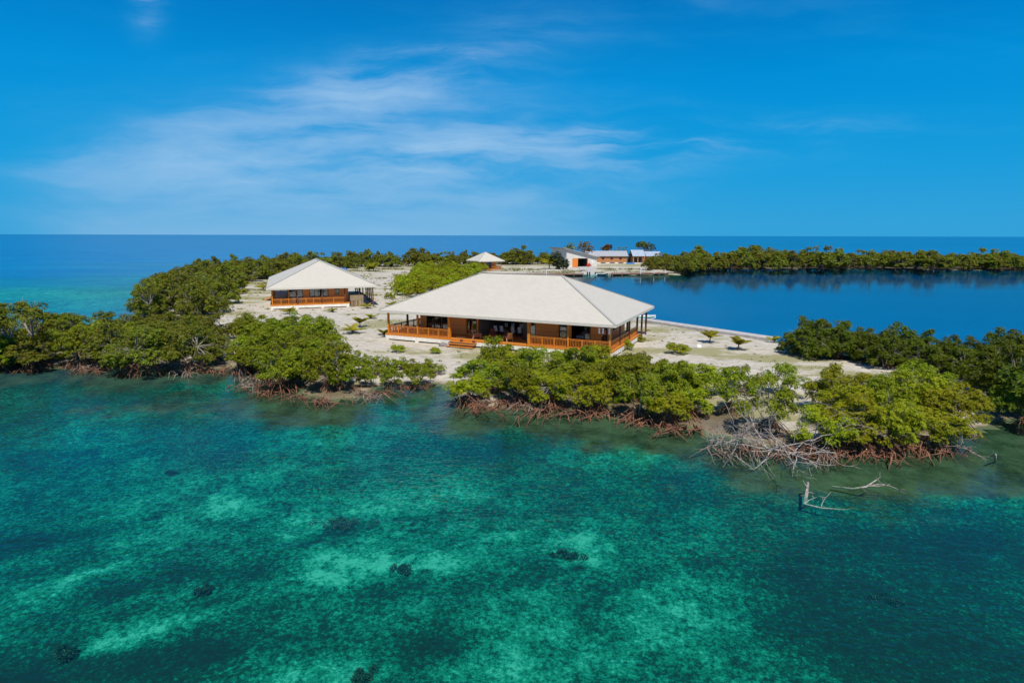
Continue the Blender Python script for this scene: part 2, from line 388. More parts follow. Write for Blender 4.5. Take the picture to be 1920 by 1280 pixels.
for b_ in [(575, 968, .8, .9, 1.0, .3), (640, 945, 3.2, .7, .35, .3), (420, 935, 1.1, 1.2, .8, .5), (800, 1040, 3.6, 1.1, .6, 0), (620, 1050, 1.6, 1.5, .5, .3), (1090, 1015, 1.1, 1.6, 1.0, .2), (930, 990, 2.0, 1.6, .4, .2),
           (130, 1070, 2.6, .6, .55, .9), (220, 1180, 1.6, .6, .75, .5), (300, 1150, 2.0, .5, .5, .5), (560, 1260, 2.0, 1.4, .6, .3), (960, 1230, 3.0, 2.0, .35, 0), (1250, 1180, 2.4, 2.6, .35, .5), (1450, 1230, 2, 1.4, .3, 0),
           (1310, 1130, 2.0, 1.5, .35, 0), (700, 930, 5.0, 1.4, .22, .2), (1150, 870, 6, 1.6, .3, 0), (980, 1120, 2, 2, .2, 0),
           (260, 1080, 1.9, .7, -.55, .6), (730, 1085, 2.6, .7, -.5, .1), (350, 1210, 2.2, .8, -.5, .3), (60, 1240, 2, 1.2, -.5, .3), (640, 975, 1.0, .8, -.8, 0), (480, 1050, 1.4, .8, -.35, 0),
           (1090, 1045, .5, .3, -1.1, 0), (1600, 1100, 5, 3, -.35, .2), (1680, 1020, 6, 1.5, -.30, 0), (1800, 1220, 3, 2, -.4, 0), (60, 1000, 3, .8, -.4, .4), (950, 950, 2.4, .8, -.25, 0), (820, 1190, 1.2, 1.0, -.35, 0), (1870, 1240, 2.5, 2.0, -.3, 0), (30, 1230, 1.8, 2.0, -.35, 0), (1700, 1250, 2.2, 1.2, -.2, 0)]:  # last patches darken the lower picture corners: lens falloff painted on the bottom
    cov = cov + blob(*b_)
cov = np.clip(cov + .34 * smooth(-GX, 18, 45) * smooth(GY, 62, 85), 0, 1)
shore = smooth(sdn, -7.5 + 0, -1.0) * 1.0
shore = np.clip(shore + fbm(GX, GY, .3) * .8 * (sdn > -11) , 0, 1) * (sdn < 1) * smooth(sdn, -12, -6)
for b_ in [(300, 770, 9, 2.0, .55, 0), (600, 800, 1.6, .9, .8, 0), (1080, 810, 5, 1.6, .5, 0), (1650, 920, 9, 2.6, .75, .1), (1250, 850, 5, 1.4, .45, 0), (1870, 880, 4, 3, .6, 0), (480, 790, 4, 1.3, .6, 0)]:
    shore = np.clip(shore + blob(*b_) * (sdn < 0), 0, 1)
dist = np.hypot(GX, GY)
deep = np.where(lag_, smooth(-sdn, .5, 7), 0)
left = (GX < -30) | (GY > 240)
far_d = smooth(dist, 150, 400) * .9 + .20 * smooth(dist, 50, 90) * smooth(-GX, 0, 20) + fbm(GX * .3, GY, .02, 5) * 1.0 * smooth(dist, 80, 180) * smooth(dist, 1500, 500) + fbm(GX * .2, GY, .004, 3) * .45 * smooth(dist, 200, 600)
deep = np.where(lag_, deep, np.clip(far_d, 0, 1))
# grass on land
gr = .5 + fbm(GX * .7, GY * 1.6, .16, 5) * 2.0
def gblob(px, py, rx, ry, amp):
    c = at(px, py, GROUND_Z); return amp * np.exp(-(((GX - c.x) / rx) ** 2 + ((GY - c.y) / ry) ** 2))
for b_ in [(700, 525, 8, 10, -.5), (715, 560, 4, 8, -.6), (500, 580, 8, 3, -.4), (560, 600, 14, 5, -.35), (1260, 650, 5, 3, -.3), (1400, 680, 6, 3, -.4), (1450, 700, 4, 3, -.5), (1130, 503, 18, 10, -.6), (700, 690, 5, 4, -.35), (800, 690, 4, 3, -.5), (830, 735, 2, 4, -.8),
           (480, 560, 7, 9, .25), (520, 540, 5, 12, .3), (690, 505, 16, 9, .35), (760, 570, 3, 6, .3), (640, 655, 6, 3, .15), (760, 640, 5, 1.3, .3), (1200, 640, 3, 3, .3), (1330, 655, 8, 1.8, .45), (1430, 670, 4, 1.5, .4), (1040, 498, 20, 12, .3), (1160, 498, 9, 5, .2)]:
    gr = gr + gblob(*b_)
gr = np.clip(gr, 0, 1)
litter = smooth(sdn, 7.5, 2.5) * (GY < 80) * (GX > -75) * (~hold) * (sdn > 0) * np.clip(.75 + fbm(GX, GY, .5) * 1.6, 0, 1)
for b_ in [(830, 735, 2.2, 7, -1.0), (820, 760, 3, 3, -.6), (1440, 720, 4, 8, -.6), (760, 700, 4, 3, -.6), (1880, 790, 3, 3, -.8)]: litter = np.clip(litter + gblob(*b_), 0, 1)
litter = np.where((sdn > 0) & (GY > 195) & (GX > 58), 1.0, litter)
shore = np.where(sdn > 0, litter, shore)
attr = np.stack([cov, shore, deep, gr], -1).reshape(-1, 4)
V = np.stack([GX, GY, GZ], -1).reshape(-1, 3)
ny_, nx_ = GX.shape
idx = np.arange(ny_ * nx_).reshape(ny_, nx_)
Fq = np.stack([idx[:-1, :-1], idx[:-1, 1:], idx[1:, 1:], idx[1:, :-1]], -1).reshape(-1, 4)
land_f = (sdn.ravel()[Fq] > 0).any(1)

def ground_mat():
    m_, t = new_mat('coral_sand')
    ge = t.add('ShaderNodeNewGeometry'); pos = ge.outputs['Position']
    a = t.add('ShaderNodeAttribute', {'attribute_name': 'mixes'})
    z = t.add('ShaderNodeSeparateXYZ'); t.l.new(pos, z.inputs[0])
    n1 = t.noise(pos, .9, 8, .65); n2 = t.noise(pos, 5.5, 5, .7); n3 = t.noise(t.mapping(pos, scale=(.5, 1.2, 1)), .45, 6, .62)
    sand = t.mix(n1, (.40, .355, .29), (.66, .60, .51)); sand = t.mix(t.step(n2, .55, .85), sand, (.27, .235, .175))
    gm = t.m('ADD', t.m('MULTIPLY', a.outputs['Alpha'], .9), t.m('MULTIPLY', n3, .75))
    gm = t.m('ADD', gm, t.m('MULTIPLY', n2, .25))
    gm = t.m('ADD', gm, t.m('MULTIPLY', t.m('SUBTRACT', t.noise(t.mapping(pos, scale=(.6, 1.5, 1)), 1.6, 5, .65), .5), .9))
    g = t.step(gm, .86, 1.16)
    n5 = t.noise(t.mapping(pos, scale=(.45, 1.1, 1)), 2.3, 6, .7); n6 = t.noise(pos, 9.0, 3, .6)
    sand = t.mix(t.m('MULTIPLY', t.step(n5, .46, .62), .70), sand, (.29, .275, .20)); sand = t.mix(t.m('MULTIPLY', t.step(n6, .62, .72), .6), sand, (.16, .15, .085))  # fine dark specks: small plants and their shadows, painted into the sand
    grass = t.mix(n2, (.17, .165, .055), (.36, .33, .16))
    col = t.mix(t.m('MULTIPLY', g, .85), sand, grass)
    spg = t.add('ShaderNodeSeparateColor'); t.l.new(a.outputs['Color'], spg.inputs[0])
    lit = t.step(t.m('ADD', spg.outputs[1], t.m('MULTIPLY', t.m('SUBTRACT', n1, .5), .9)), .25, .75)
    col = t.mix(t.m('MULTIPLY', lit, .85), col, t.mix(n2, (.055, .042, .028), (.17, .125, .08)))
    wet = t.step(z.outputs[2], .16, -.02)
    col = t.mix(wet, col, (.20, .165, .10))
    p = t.add('ShaderNodeBsdfPrincipled', None, Base_Color=col, Roughness=.9); p.inputs['Specular IOR Level'].default_value = .1
    t.l.new(t.bump(t.m('ADD', n1, n2), .5, .12), p.inputs['Normal'])
    finish(t, p.outputs[0]); return m_
def seabed_mat():
    m_, t = new_mat('sea_floor')
    ge = t.add('ShaderNodeNewGeometry'); pos = ge.outputs['Position']
    a = t.add('ShaderNodeAttribute', {'attribute_name': 'mixes'}); sp = t.add('ShaderNodeSeparateColor'); t.l.new(a.outputs['Color'], sp.inputs[0])
    rot = t.mapping(pos, rot=(0, 0, R(22)), scale=(1.0, 1.0, 1))
    n1 = t.noise(rot, .55, 8, .62); n2 = t.noise(rot, 3.2, 4, .65); n4 = t.noise(pos, 7.5, 3, .6)
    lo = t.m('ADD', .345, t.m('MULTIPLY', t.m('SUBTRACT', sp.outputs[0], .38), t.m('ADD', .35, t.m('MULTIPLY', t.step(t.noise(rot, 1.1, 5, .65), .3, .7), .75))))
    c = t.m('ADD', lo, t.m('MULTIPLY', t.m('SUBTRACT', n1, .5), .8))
    vo = t.add('ShaderNodeTexVoronoi', {'feature': 'F1'}, Scale=4.2, Randomness=1.0); t.l.new(t.mix(.12, rot, t.noise(pos, 3.0, 3, .6, out=1), 'ADD'), vo.inputs['Vector'])  # light speckle cast by ripples is painted into the bottom colour from here on
    c = t.m('ADD', c, t.m('MULTIPLY', t.m('SUBTRACT', n2, .5), .85)); c = t.m('ADD', c, t.m('MULTIPLY', t.m('SUBTRACT', n4, .5), 1.1)); c = t.m('ADD', c, t.m('MULTIPLY', t.m('SUBTRACT', t.noise(pos, 17.0, 2, .6), .5), .85))
    c = t.m('ADD', c, t.m('MULTIPLY', t.m('SUBTRACT', .38, vo.outputs['Distance']), .34)); c = t.m('ADD', c, .05)
    gr_ = t.add('ShaderNodeValToRGB'); e = gr_.color_ramp.elements
    e[0].position = .0; e[0].color = (.006, .030, .027, 1); e[1].position = 1.0; e[1].color = (.05, .37, .275, 1)
    for p_, c_ in ((.30, (.003, .056, .042, 1)), (.55, (.004, .150, .102, 1)), (.78, (.010, .245, .172, 1))):
        x = e.new(p_); x.color = c_
    t.l.new(c, gr_.inputs[0])
    olive = t.mix(t.step(t.m('ADD', n1, t.m('MULTIPLY', t.m('ADD', n2, n4), .3)), .55, 1.05), (.016, .028, .016), (.075, .112, .066))
    sh = t.step(t.m('ADD', sp.outputs[1], t.m('MULTIPLY', t.m('SUBTRACT', t.noise(pos, .35, 5, .65), .5), 1.5)), .22, .70)
    col = t.mix(sh, gr_.outputs[0], olive)
    dn = t.noise(t.mapping(pos, scale=(.25, 1, 1)), .03, 6, .6)
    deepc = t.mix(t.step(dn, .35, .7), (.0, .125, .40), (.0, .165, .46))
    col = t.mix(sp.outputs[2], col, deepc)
    p = t.add('ShaderNodeBsdfDiffuse', None, Color=col)
    finish(t, p.outputs[0]); return m_
def water_mat(name, tint, bump_s, maxf, scale, glossc, ior=1.33, rough=.06):
    m_, t = new_mat(name)
    ge = t.add('ShaderNodeNewGeometry'); pos = ge.outputs['Position']
    v = t.mapping(pos, rot=(0, 0, R(24)), scale=(.55, 1.5, 1))
    n1 = t.noise(v, scale, 3, .6); n2 = t.noise(pos, scale * 3.3, 2, .5); n3 = t.noise(t.mapping(pos, scale=(.4, 1, 1)), .06, 4, .6)
    amp = t.m('ADD', .30, t.m('MULTIPLY', t.step(n3, .35, .7), .9))
    h = t.m('MULTIPLY', t.m('ADD', n1, t.m('MULTIPLY', n2, .35)), amp)
    nrm = t.bump(h, 1.0, bump_s)
    fz = t.add('ShaderNodeFresnel', None, IOR=ior); t.l.new(nrm, fz.inputs['Normal'])
    f = t.m('MINIMUM', fz.outputs[0], maxf)
    gl = t.add('ShaderNodeBsdfGlossy', None, Color=(*glossc, 1), Roughness=rough); t.l.new(nrm, gl.inputs['Normal'])
    tr = t.add('ShaderNodeBsdfTransparent', None, Color=(*tint, 1))
    mx = t.add('ShaderNodeMixShader'); t.l.new(f, mx.inputs[0]); t.l.new(tr.outputs[0], mx.inputs[1]); t.l.new(gl.outputs[0], mx.inputs[2])
    finish(t, mx.outputs[0]); return m_
M['ground'] = ground_mat(); M['seabed'] = seabed_mat()
M['sea'] = water_mat('sea_water', (.78, .97, .90), .10, .36, 1.3, (.85, .95, 1))
M['lagoon'] = water_mat('lagoon_water', (.20, .66, .70), .009, .40, 1.2, (.85, .95, 1), rough=.03)
def sub_mesh(name, faces, mat):
    used = np.unique(faces); remap = np.zeros(len(V), int); remap[used] = np.arange(len(used))
    return mesh_np(name, V[used], remap[faces], mat, smooth=True, attr={'mixes': attr[used]})
tag(sub_mesh('ground', Fq[land_f], M['ground']), 'pale coral sand island with thin dry grass patches', kind='structure')
tag(sub_mesh('seabed', Fq[~land_f], M['seabed']), 'sea floor of sand and seagrass with painted light speckle under clear water', kind='structure')
o = mesh_np('sea', [(-25000, -3000, 0), (25000, -3000, 0), (25000, 28000, 0), (-25000, 28000, 0)], [(0, 1, 2, 3)], M['sea'])
tag(o, 'clear turquoise sea reaching to the deep blue horizon', kind='structure')
lagoon_out = [(75, 47), (38, 61), (27, 68), (14, 80), (4, 92), (-4, 110), (-10, 160), (-12, 200), (14, 202), (30, 206), (50, 214), (60, 250), (250, 245), (418, 236), (418, 52)]
o = mesh_np('lagoon', [(x, y, .006) for x, y in lagoon_out], [tuple(range(len(lagoon_out)))], M['lagoon'])
tag(o, 'calm deep blue lagoon behind the island', kind='structure')
o.data.flip_normals() if o.data.polygons[0].normal.z < 0 else None

# ------------------------------------------------------------------ the villas
VL, VW, VE, VRISE, ZD = 29.4, 18.6, 3.55, 4.2, .80
def window_part(name, parent, x0, x1, y, z0, z1, panes=2, d=.07):
    """framed glazing in a wall that runs along x"""
    m = MB(); m.box(x0, x1, y - d, y + d, z0, z0 + .08); m.box(x0, x1, y - d, y + d, z1 - .08, z1)
    for i in range(panes + 1):
        x = x0 + (x1 - x0 - .08) * i / panes; m.box(x, x + .08, y - d * .9, y + d * .9, z0 + .08, z1 - .08)
    fr = m.build(name, M['frame'], parent)
    MB().box(x0 + .05, x1 - .05, y - .012, y + .012, z0 + .05, z1 - .05).build('glass', M['glass'], fr)
    return fr
def window_part_y(name, parent, x, y0, y1, z0, z1, panes=2, d=.07):
    m = MB(); m.box(x - d, x + d, y0, y1, z0, z0 + .08); m.box(x - d, x + d, y0, y1, z1 - .08, z1)
    for i in range(panes + 1):
        y = y0 + (y1 - y0 - .08) * i / panes; m.box(x - d * .9, x + d * .9, y, y + .08, z0 + .08, z1 - .08)
    fr = m.build(name, M['frame'], parent)
    MB().box(x - .012, x + .012, y0 + .05, y1 - .05, z0 + .05, z1 - .05).build('glass', M['glass'], fr)
    return fr
def railing(parent, a, b, z):
    """one bay of balustrade from a to b"""
    a = Vector((*a, z)); b = Vector((*b, z)); d = b - a; L = d.length; m = MB()
    up = Vector((0, 0, 1))
    m.bar(a + up * .97, b + up * .97, .12, .06); m.bar(a + up * .86, b + up * .86, .05, .08); m.bar(a + up * .12, b + up * .12, .05, .08)
    k = max(2, int(L / .17))
    for i in range(1, k):
        p = a + d * (i / k); m.bar(p + up * .16, p + up * .82, .042, .042)
    q = max(1, round(L / 1.5))
    for i in range(1, q):
        p = a + d * (i / q); m.box(p.x - .055, p.x + .055, p.y - .055, p.y + .055, z, z + 1.02)
    return m.build('railing', M['rail_wood'], parent)
def hip_roof(parent, L, W, ze, rise, over_mat, th=.16, ridge=True):
    h = min(L, W) / 2
    A = [(0, 0, ze), (L, 0, ze), (L, W, ze), (0, W, ze)]
    if L >= W: B = [(h, W / 2, ze + rise), (L - h, W / 2, ze + rise)]
    if L - W < .05: B = [(L / 2, W / 2, ze + rise)] * 2
    m = MB()
    top = [(x, y, z + th) for x, y, z in A] + [(x, y, z + th) for x, y, z in B]
    if L - W < .05: m.poly(top[:5], [(0, 1, 4), (1, 2, 4), (2, 3, 4), (3, 0, 4)])
    else: m.poly(top, [(0, 1, 5, 4), (1, 2, 5), (2, 3, 4, 5), (3, 0, 4)])
    m.poly([(x, y, z + .01) for x, y, z in A] + [(x, y, z + th) for x, y, z in A], [(0, 4, 5, 1)[::-1], (1, 5, 6, 2)[::-1], (2, 6, 7, 3)[::-1], (3, 7, 4, 0)[::-1]])
    rf = m.build('roof', over_mat, parent)
    f = MB()
    f.box(-.03, L + .03, -.03, .0, ze - .14, ze + th - .02); f.box(-.03, L + .03, W, W + .03, ze - .14, ze + th - .02)
    f.box(-.03, .0, .0, W, ze - .14, ze + th - .02); f.box(L, L + .03, .0, W, ze - .14, ze + th - .02)
    f.build('fascia', M['fascia'], rf)
    s = MB(); s.box(.005, L - .005, .005, W - .005, ze - .10, ze - .04); s.build('soffit', M['soffit'], rf)
    c = MB()
    for i, j in ((0, 4), (1, 5 if len(top) > 5 else 4), (2, 5 if len(top) > 5 else 4), (3, 4)):
        a, b = Vector(top[i]), Vector(top[j]); a = a + (b - a) * .004; c.bar(a + Vector((0, 0, .02)), b + Vector((0, 0, .02)), .26, .05)
    if L - W > .05: c.bar(Vector(top[4]) + Vector((0, 0, .02)), Vector(top[5]) + Vector((0, 0, .02)), .3, .05)
    c.build('ridge_cap', M['cap'], rf)
    return rf
M['cap'] = simple('ridge_cap_metal', (.38, .365, .33), .6, .1)

def make_villa(name, label):
    """hip roofed timber villa; origin at the front left eave corner, front along +x, depth along +y"""
    t = empty(name, (0, 0, 0), 0, label, 'villa', 'timber villas with pale hip roofs')
    hip_roof(t, VL, VW, VE, VRISE, M['roof'])
    x0, x1, y0, y1 = .6, VL - .6, .6, 13.6
    # raised white ground beam, piers, deck
    x0 -= .10; x1 += .10; y0 -= .10
    m = MB(); m.box(x0, x1, y0, y0 + .3, .16, ZD - .17); m.box(x0, x1, y1 - .3, y1, .16, ZD - .17); m.box(x0, x0 + .3, y0 + .3, y1 - .3, .16, ZD - .17); m.box(x1 - .3, x1, y0 + .3, y1 - .3, .16, ZD - .17)
    m.build('ground_beam', M['white_concrete'], t)
    for x in (x0 + .02, 4.8, 9.1, 13.8, 18.6, 23.6, x1 - .47):
        MB().box(x, x + .45, y0 + .02, y0 + .40, -.35, .157).build('pier', M['white_concrete'], t)
    for y in (4.6, 8.8, 13.1):
        for x in (x0 + .02, x1 - .42): MB().box(x, x + .4, y, y + .45, -.35, .157).build('pier', M['white_concrete'], t)
    x0 += .10; x1 -= .10; y0 += .10
    MB().box(x0 - .08, x1 + .08, y0 - .08, y1 + .08, ZD - .166, ZD).build('deck', M['deck'], t)
    f = MB(); f.box(x0 - .11, x1 + .11, y0 - .11, y0 - .083, ZD - .19, ZD + .01); f.box(x1 + .083, x1 + .11, y0 - .083, y1 + .08, ZD - .19, ZD + .01); f.box(x0 - .11, x0 - .083, y0 - .083, y1 + .08, ZD - .19, ZD + .01)
    f.build('deck_edge', M['trim_wood'], t)
    # posts
    xf = [.78, 5.0, 9.4, 19.5, 24.05, VL - .78]; yf = .86
    for x in xf:
        r_ = .15 if x in (9.4, 19.5) else .10
        MB().box(x - r_, x + r_, yf - r_, yf + r_, ZD, VE - .1).build('post', M['trim_wood'], t)
    for y in (4.9, 9.0, 12.9):
        for x in (xf[0], xf[-1]): MB().box(x - .10, x + .10, y - .10, y + .10, ZD, VE - .1).build('post', M['dark_post'], t)
    back = [(VL - .78, 15.4), (VL - .78, 17.8), (26.2, 17.8), (23.8, 17.8), (21.4, 17.8), (19.0, 17.8), (14, 17.8), (9, 17.8), (4, 17.8), (.78, 17.8), (.78, 15.4)]
    for x, y in back: MB().box(x - .10, x + .10, y - .10, y + .10, -.05, VE - .1).build('post', M['dark_post'], t)
    for a, b in ((xf[0], xf[1]), (xf[1], xf[2]), (xf[3], xf[4]), (xf[4], xf[5])): railing(t, (a + .12, yf), (b - .12, yf), ZD)
    for x in (xf[0], xf[-1]):
        for a, b in ((yf, 4.9), (4.9, 9.0), (9.0, 12.9)): railing(t, (x, a + .12), (x, b - .12), ZD)
    MB().box(18.5, VL - .5, 13.75, 18.2, -.02, .06).build('carport_slab', M['concrete'], t)
    # front wall, left to right
    wy = 3.5; zt = VE - .1; B = lambda n_, a, b, mt, z0=ZD + .003, z1=None, y=wy: MB().box(a, b, y - .08, y + .08, z0, z1 or zt).build(n_, M[mt], t)
    B('corner_column', 3.7, 4.6, 'wall_wood'); window_part('sliding_door', t, 4.62, 7.95, wy, ZD + .01, zt - .02, 3)
    B('wall', 8.0, 10.1, 'wall_wood'); B('door_trim', 10.1, 10.28, 'trim_wood', y=wy - .03); window_part('window', t, 10.3, 11.6, wy, ZD + .3, zt - .02, 1)
    B('window_apron', 10.3, 11.6, 'wall_wood', z1=ZD + .297); B('door_trim', 11.62, 11.85, 'wall_wood', y=wy - .01)
    B('header', 11.86, 17.6, 'interior', z0=zt - .25)
    B('door_trim', 17.6, 18.3, 'frame'); window_part('window', t, 18.32, 19.2, wy, ZD + .01, zt - .02, 1)
    B('wall', 19.2, 21.9, 'wall_wood'); B('door_trim', 21.9, 22.05, 'trim_wood', y=wy - .03); window_part('window', t, 22.08, 22.98, wy, ZD + .01, zt - .02, 1)
    B('door_trim', 23.0, 23.5, 'wall_wood'); window_part('sliding_door', t, 25.0, 25.7, wy - .02, ZD + .01, zt - .02, 1); B('wall', 25.72, 26.9, 'wall_wood')
    # side and back walls, rooms
    D = lambda n_, x, a, b, mt, z0=ZD + .003, z1=None: MB().box(x - .08, x + .08, a, b, z0, z1 or zt).build(n_, M[mt], t)
    D('side_wall', 3.78, 7.6, 13.5, 'wall_wood'); window_part_y('window', t, 3.78, 3.6, 7.58, ZD + .01, zt - .02, 3)
    window_part_y('sliding_door', t, 26.82, 3.6, 5.9, ZD + .01, zt - .02, 2)
    D('side_wall', 26.82, 5.92, 7.0, 'wall_wood'); window_part_y('window', t, 26.82, 7.02, 10.2, ZD + 1.0, zt - .25, 4)
    D('window_apron', 26.82, 7.0, 10.22, 'wall_wood', z1=ZD + .997); D('header', 26.82, 7.0, 10.22, 'wall_wood', z0=zt - .247)
    D('side_wall', 26.82, 10.22, 11.3, 'wall_wood'); window_part_y('window', t, 26.82, 11.32, 12.1, ZD + 1.3, zt - .3, 1)
    D('window_apron', 26.82, 11.3, 12.12, 'wall_wood', z1=ZD + 1.297); D('header', 26.82, 11.3, 12.12, 'wall_wood', z0=zt - .297); D('side_wall', 26.82, 12.12, 13.5, 'wall_wood')
    MB().box(3.7, 26.9, 13.5, 13.66, ZD + .003, zt).build('back_wall', M['wall_wood'], t)
    for x in (11.73, 17.95): MB().box(x - .07, x + .07, wy + .1, 13.48, ZD + .003, zt).build('partition', M['interior'], t)
    # steps
    for i, (ya, z) in enumerate(((.48, .60), (.08, .38), (-.32, .17))):
        if i: MB().box(9.8, 13.2, ya - .4, ya - .005, z - .06, z).build('step', M['deck'], t)
        else: MB().box(9.8, 13.2, ya - .4, ya - .005, z - .08, z).build('step', M['deck'], t)
    for x in (9.9, 11.5, 13.0): MB().box(x, x + .1, -.7, .46, -.1, .09).build('step_stringer', M['dark_post'], t)
    return t
villa = make_villa('villa', 'large timber villa with pale hip roof, dining room open to its front deck')
VX, VY, VYAW = -2.85, 67.0, -.432
def place_villa(o, x, y, yaw):
    o.location = (x, y, GROUND_Z); o.rotation_euler = (0, 0, yaw)
def vloc(u, v, z=0.0, q=None):
    q = q or (VX, VY, VYAW); c, s_ = math.cos(q[2]), math.sin(q[2])
    a = u - VL / 2; return Vector((q[0] + c * a - s_ * v, q[1] + s_ * a + c * v, GROUND_Z + z))
p_ = vloc(0, 0); place_villa(villa, p_.x, p_.y, VYAW)
villa2 = copy_tree(villa)
tag(villa2, 'second timber villa, its short end railing and carport posts facing the large villa')
# the second villa turns its short right end to the viewer
Y2 = math.atan2(-math.cos(.36), math.sin(.36))
fl = Vector((-32.8, 105.5, 0)) - Vector((math.cos(.36), math.sin(.36), 0)) * (VW / 2)      # its near left eave corner
ax = Vector((math.cos(Y2), math.sin(Y2), 0))
o_ = fl - ax * VL; place_villa(villa2, o_.x, o_.y, Y2)

# ------------------------------------------------------------------ things on the large villa's deck and in its rooms
def vthing(name, u, v, z, rz, label, cat, group=None):
    return empty(name, vloc(u, v, z), VYAW + rz, label, cat, group)
def make_dining_chair(label):
    t = empty('dining_chair', (0, 0, 0), 0, label, 'chair', 'white dining chairs around the villa table')
    MB().box(-.24, .24, -.24, .24, .42, .52).build('seat', M['white_fabric'], t, bevel=.02)
    MB().poly([(-.23, .19, .52), (.23, .19, .52), (.23, .25, .52), (-.23, .25, .52), (-.22, .29, 1.12), (.22, .29, 1.12), (.22, .34, 1.12), (-.22, .34, 1.12)],
              [(0, 3, 2, 1), (4, 5, 6, 7), (0, 1, 5, 4), (1, 2, 6, 5), (2, 3, 7, 6), (3, 0, 4, 7)]).build('backrest', M['white_fabric'], t, bevel=.02)
    for sx in (-1, 1):
        for sy in (-1, 1): MB().box(sx * .2 - .02, sx * .2 + .02, sy * .2 - .02, sy * .2 + .02, 0, .42).build('leg', M['dark_metal'], t)
    return t
chair0 = None
TU, TV = 14.9, 6.5
spots = [(13.2, 5.55, math.pi, 'white dining chair, its back to the deck, nearest the left doorway of the dining room'), (14.0, 5.55, math.pi, 'white dining chair backing the deck, second from the left doorway'),
         (15.5, 5.55, math.pi, 'white dining chair backing the deck, third from the left doorway'), (16.4, 5.55, math.pi, 'white dining chair backing the deck, behind the dark red deck chair'),
         (13.5, 7.45, 0, 'white dining chair on the far side of the table, first from the left'), (14.4, 7.45, 0, 'white dining chair on the far side of the table, second from the left'),
         (15.5, 7.45, 0, 'white dining chair on the far side of the table, third from the left'), (16.4, 7.45, 0, 'white dining chair on the far side of the table, last on the right'),
         (17.25, 6.3, -math.pi / 2 - .35, 'white dining chair at the right head of the table, turned sideways')]
for i, (u, v, a, lb) in enumerate(spots):
    if i == 0: chair0 = make_dining_chair(lb); c = chair0
    else: c = copy_tree(chair0); c['label'] = lb
    c.location = vloc(u, v, ZD); c.rotation_euler = (0, 0, VYAW + a)
t = vthing('dining_table', TU, TV, ZD, 0, 'long dark dining table ringed by white chairs in the villa', 'table')
MB().box(-1.9, 1.9, -.5, .5, .71, .76).build('tabletop', M['dark_post'], t, bevel=.01)
for sx in (-1, 1):
    for sy in (-1, 1): MB().box(sx * 1.75 - .05, sx * 1.75 + .05, sy * .42 - .05, sy * .42 + .05, 0, .709).build('leg', M['dark_post'], t)
def make_bed(u, v, rz, label):
    t = vthing('bed', u, v, ZD, rz, label, 'bed', 'beds in the villa bedrooms')
    MB().box(-.95, .95, -1.05, 1.05, .08, .32).build('bed_base', M['dark_post'], t)
    MB().box(-.93, .93, -1.03, 1.03, .322, .60).build('mattress', M['linen'], t, bevel=.06)
    MB().box(-1.0, 1.0, 1.06, 1.14, .08, 1.15).build('headboard', M['dark_post'], t)
    for sx in (-.45, .45): MB().box(sx - .34, sx + .34, .55, .98, .60, .76).build('pillow', M['linen'], t, bevel=.07)
    return t
make_bed(6.6, 6.0, math.pi / 2, 'white bed behind the sliding glass at the left end of the large villa')
make_bed(24.3, 6.4, 0, 'white bed seen through the open bedroom door right of the dining room')
def make_deck_chair(u, v, rz, label, wood_m, cush, group='wooden lounge chairs on the villa deck'):
    t = vthing('deck_chair', u, v, ZD, rz, label, 'deck chair', group)
    s = MB()
    for k in range(6): s.box(-.30, .30, -.36 + k * .12, -.27 + k * .12, .34 - k * .012, .365 - k * .012)
    s.build('seat', wood_m, t)
    b = MB()
    for k in range(5): b.bar((-.26 + k * .13, .34, .30), (-.26 + k * .13, .74, 1.08), .10, .025)
    b.build('backrest', wood_m, t)
    for sx in (-1, 1):
        MB().bar((sx * .36, -.42, .60), (sx * .36, .52, .60), .11, .03).build('armrest', wood_m, t)
        MB().bar((sx * .36, -.36, 0), (sx * .36, -.36, .585), .06, .06).build('leg', wood_m, t)
        MB().bar((sx * .36, .62, 0), (sx * .36, .40, .585), .06, .06).build('leg', wood_m, t)
    if cush:
        MB().box(-.28, .28, -.34, .30, .37, .45).build('cushion', cush, t, bevel=.03)
        MB().lathe((0, .58, .98), [(.02, -.10), (.11, -.07), (.12, 0), (.10, .07), (.02, .10)], 10).build('head_pillow', cush, t, True)
    return t
M['pink_cushion'] = simple('faded_red_cushion', (.60, .20, .16), .8, .15)
make_deck_chair(12.6, 1.75, 2.2, 'pale wooden deck chair with faded red cushion at the top of the steps', M['teak'], M['pink_cushion'])
make_deck_chair(14.2, 2.5, .5, 'dark red brown deck chair, the left of two before the dining room', M['dark_post'], M['red_cushion'])
make_deck_chair(15.6, 2.2, -.4, 'dark brown deck chair beside the pale one near the bush', M['dark_post'], M['dark_metal'])
make_deck_chair(16.5, 1.75, -2.3, 'pale wooden deck chair with red cushion, half hidden by the bush', M['teak'], M['pink_cushion'])
make_deck_chair(2.0, 2.2, -1.9, 'orange wooden chair left of the purple topped porch table', M['trim_wood'], None, 'orange wooden chairs on the porch')
make_deck_chair(4.3, 2.2, 1.9, 'orange wooden chair right of the purple topped porch table', M['trim_wood'], None, 'orange wooden chairs on the porch')
t = vthing('porch_table', 3.15, 2.3, ZD, 0, 'low orange wood table under a purple cloth in the left corner of the deck', 'table')
MB().box(-.6, .6, -.4, .4, .56, .6).build('tabletop', M['trim_wood'], t)
m = MB(); m.box(-.64, .64, -.44, .44, .602, .625); m.box(-.64, .64, -.455, -.442, .40, .624); m.box(-.64, .64, .442, .455, .40, .624); o = m.build('tablecloth', M['purple'], None); o.location = vloc(3.15, 2.3, ZD); o.rotation_euler = (0, 0, VYAW); tag(o, 'purple cloth spread over the low porch table', 'cloth')
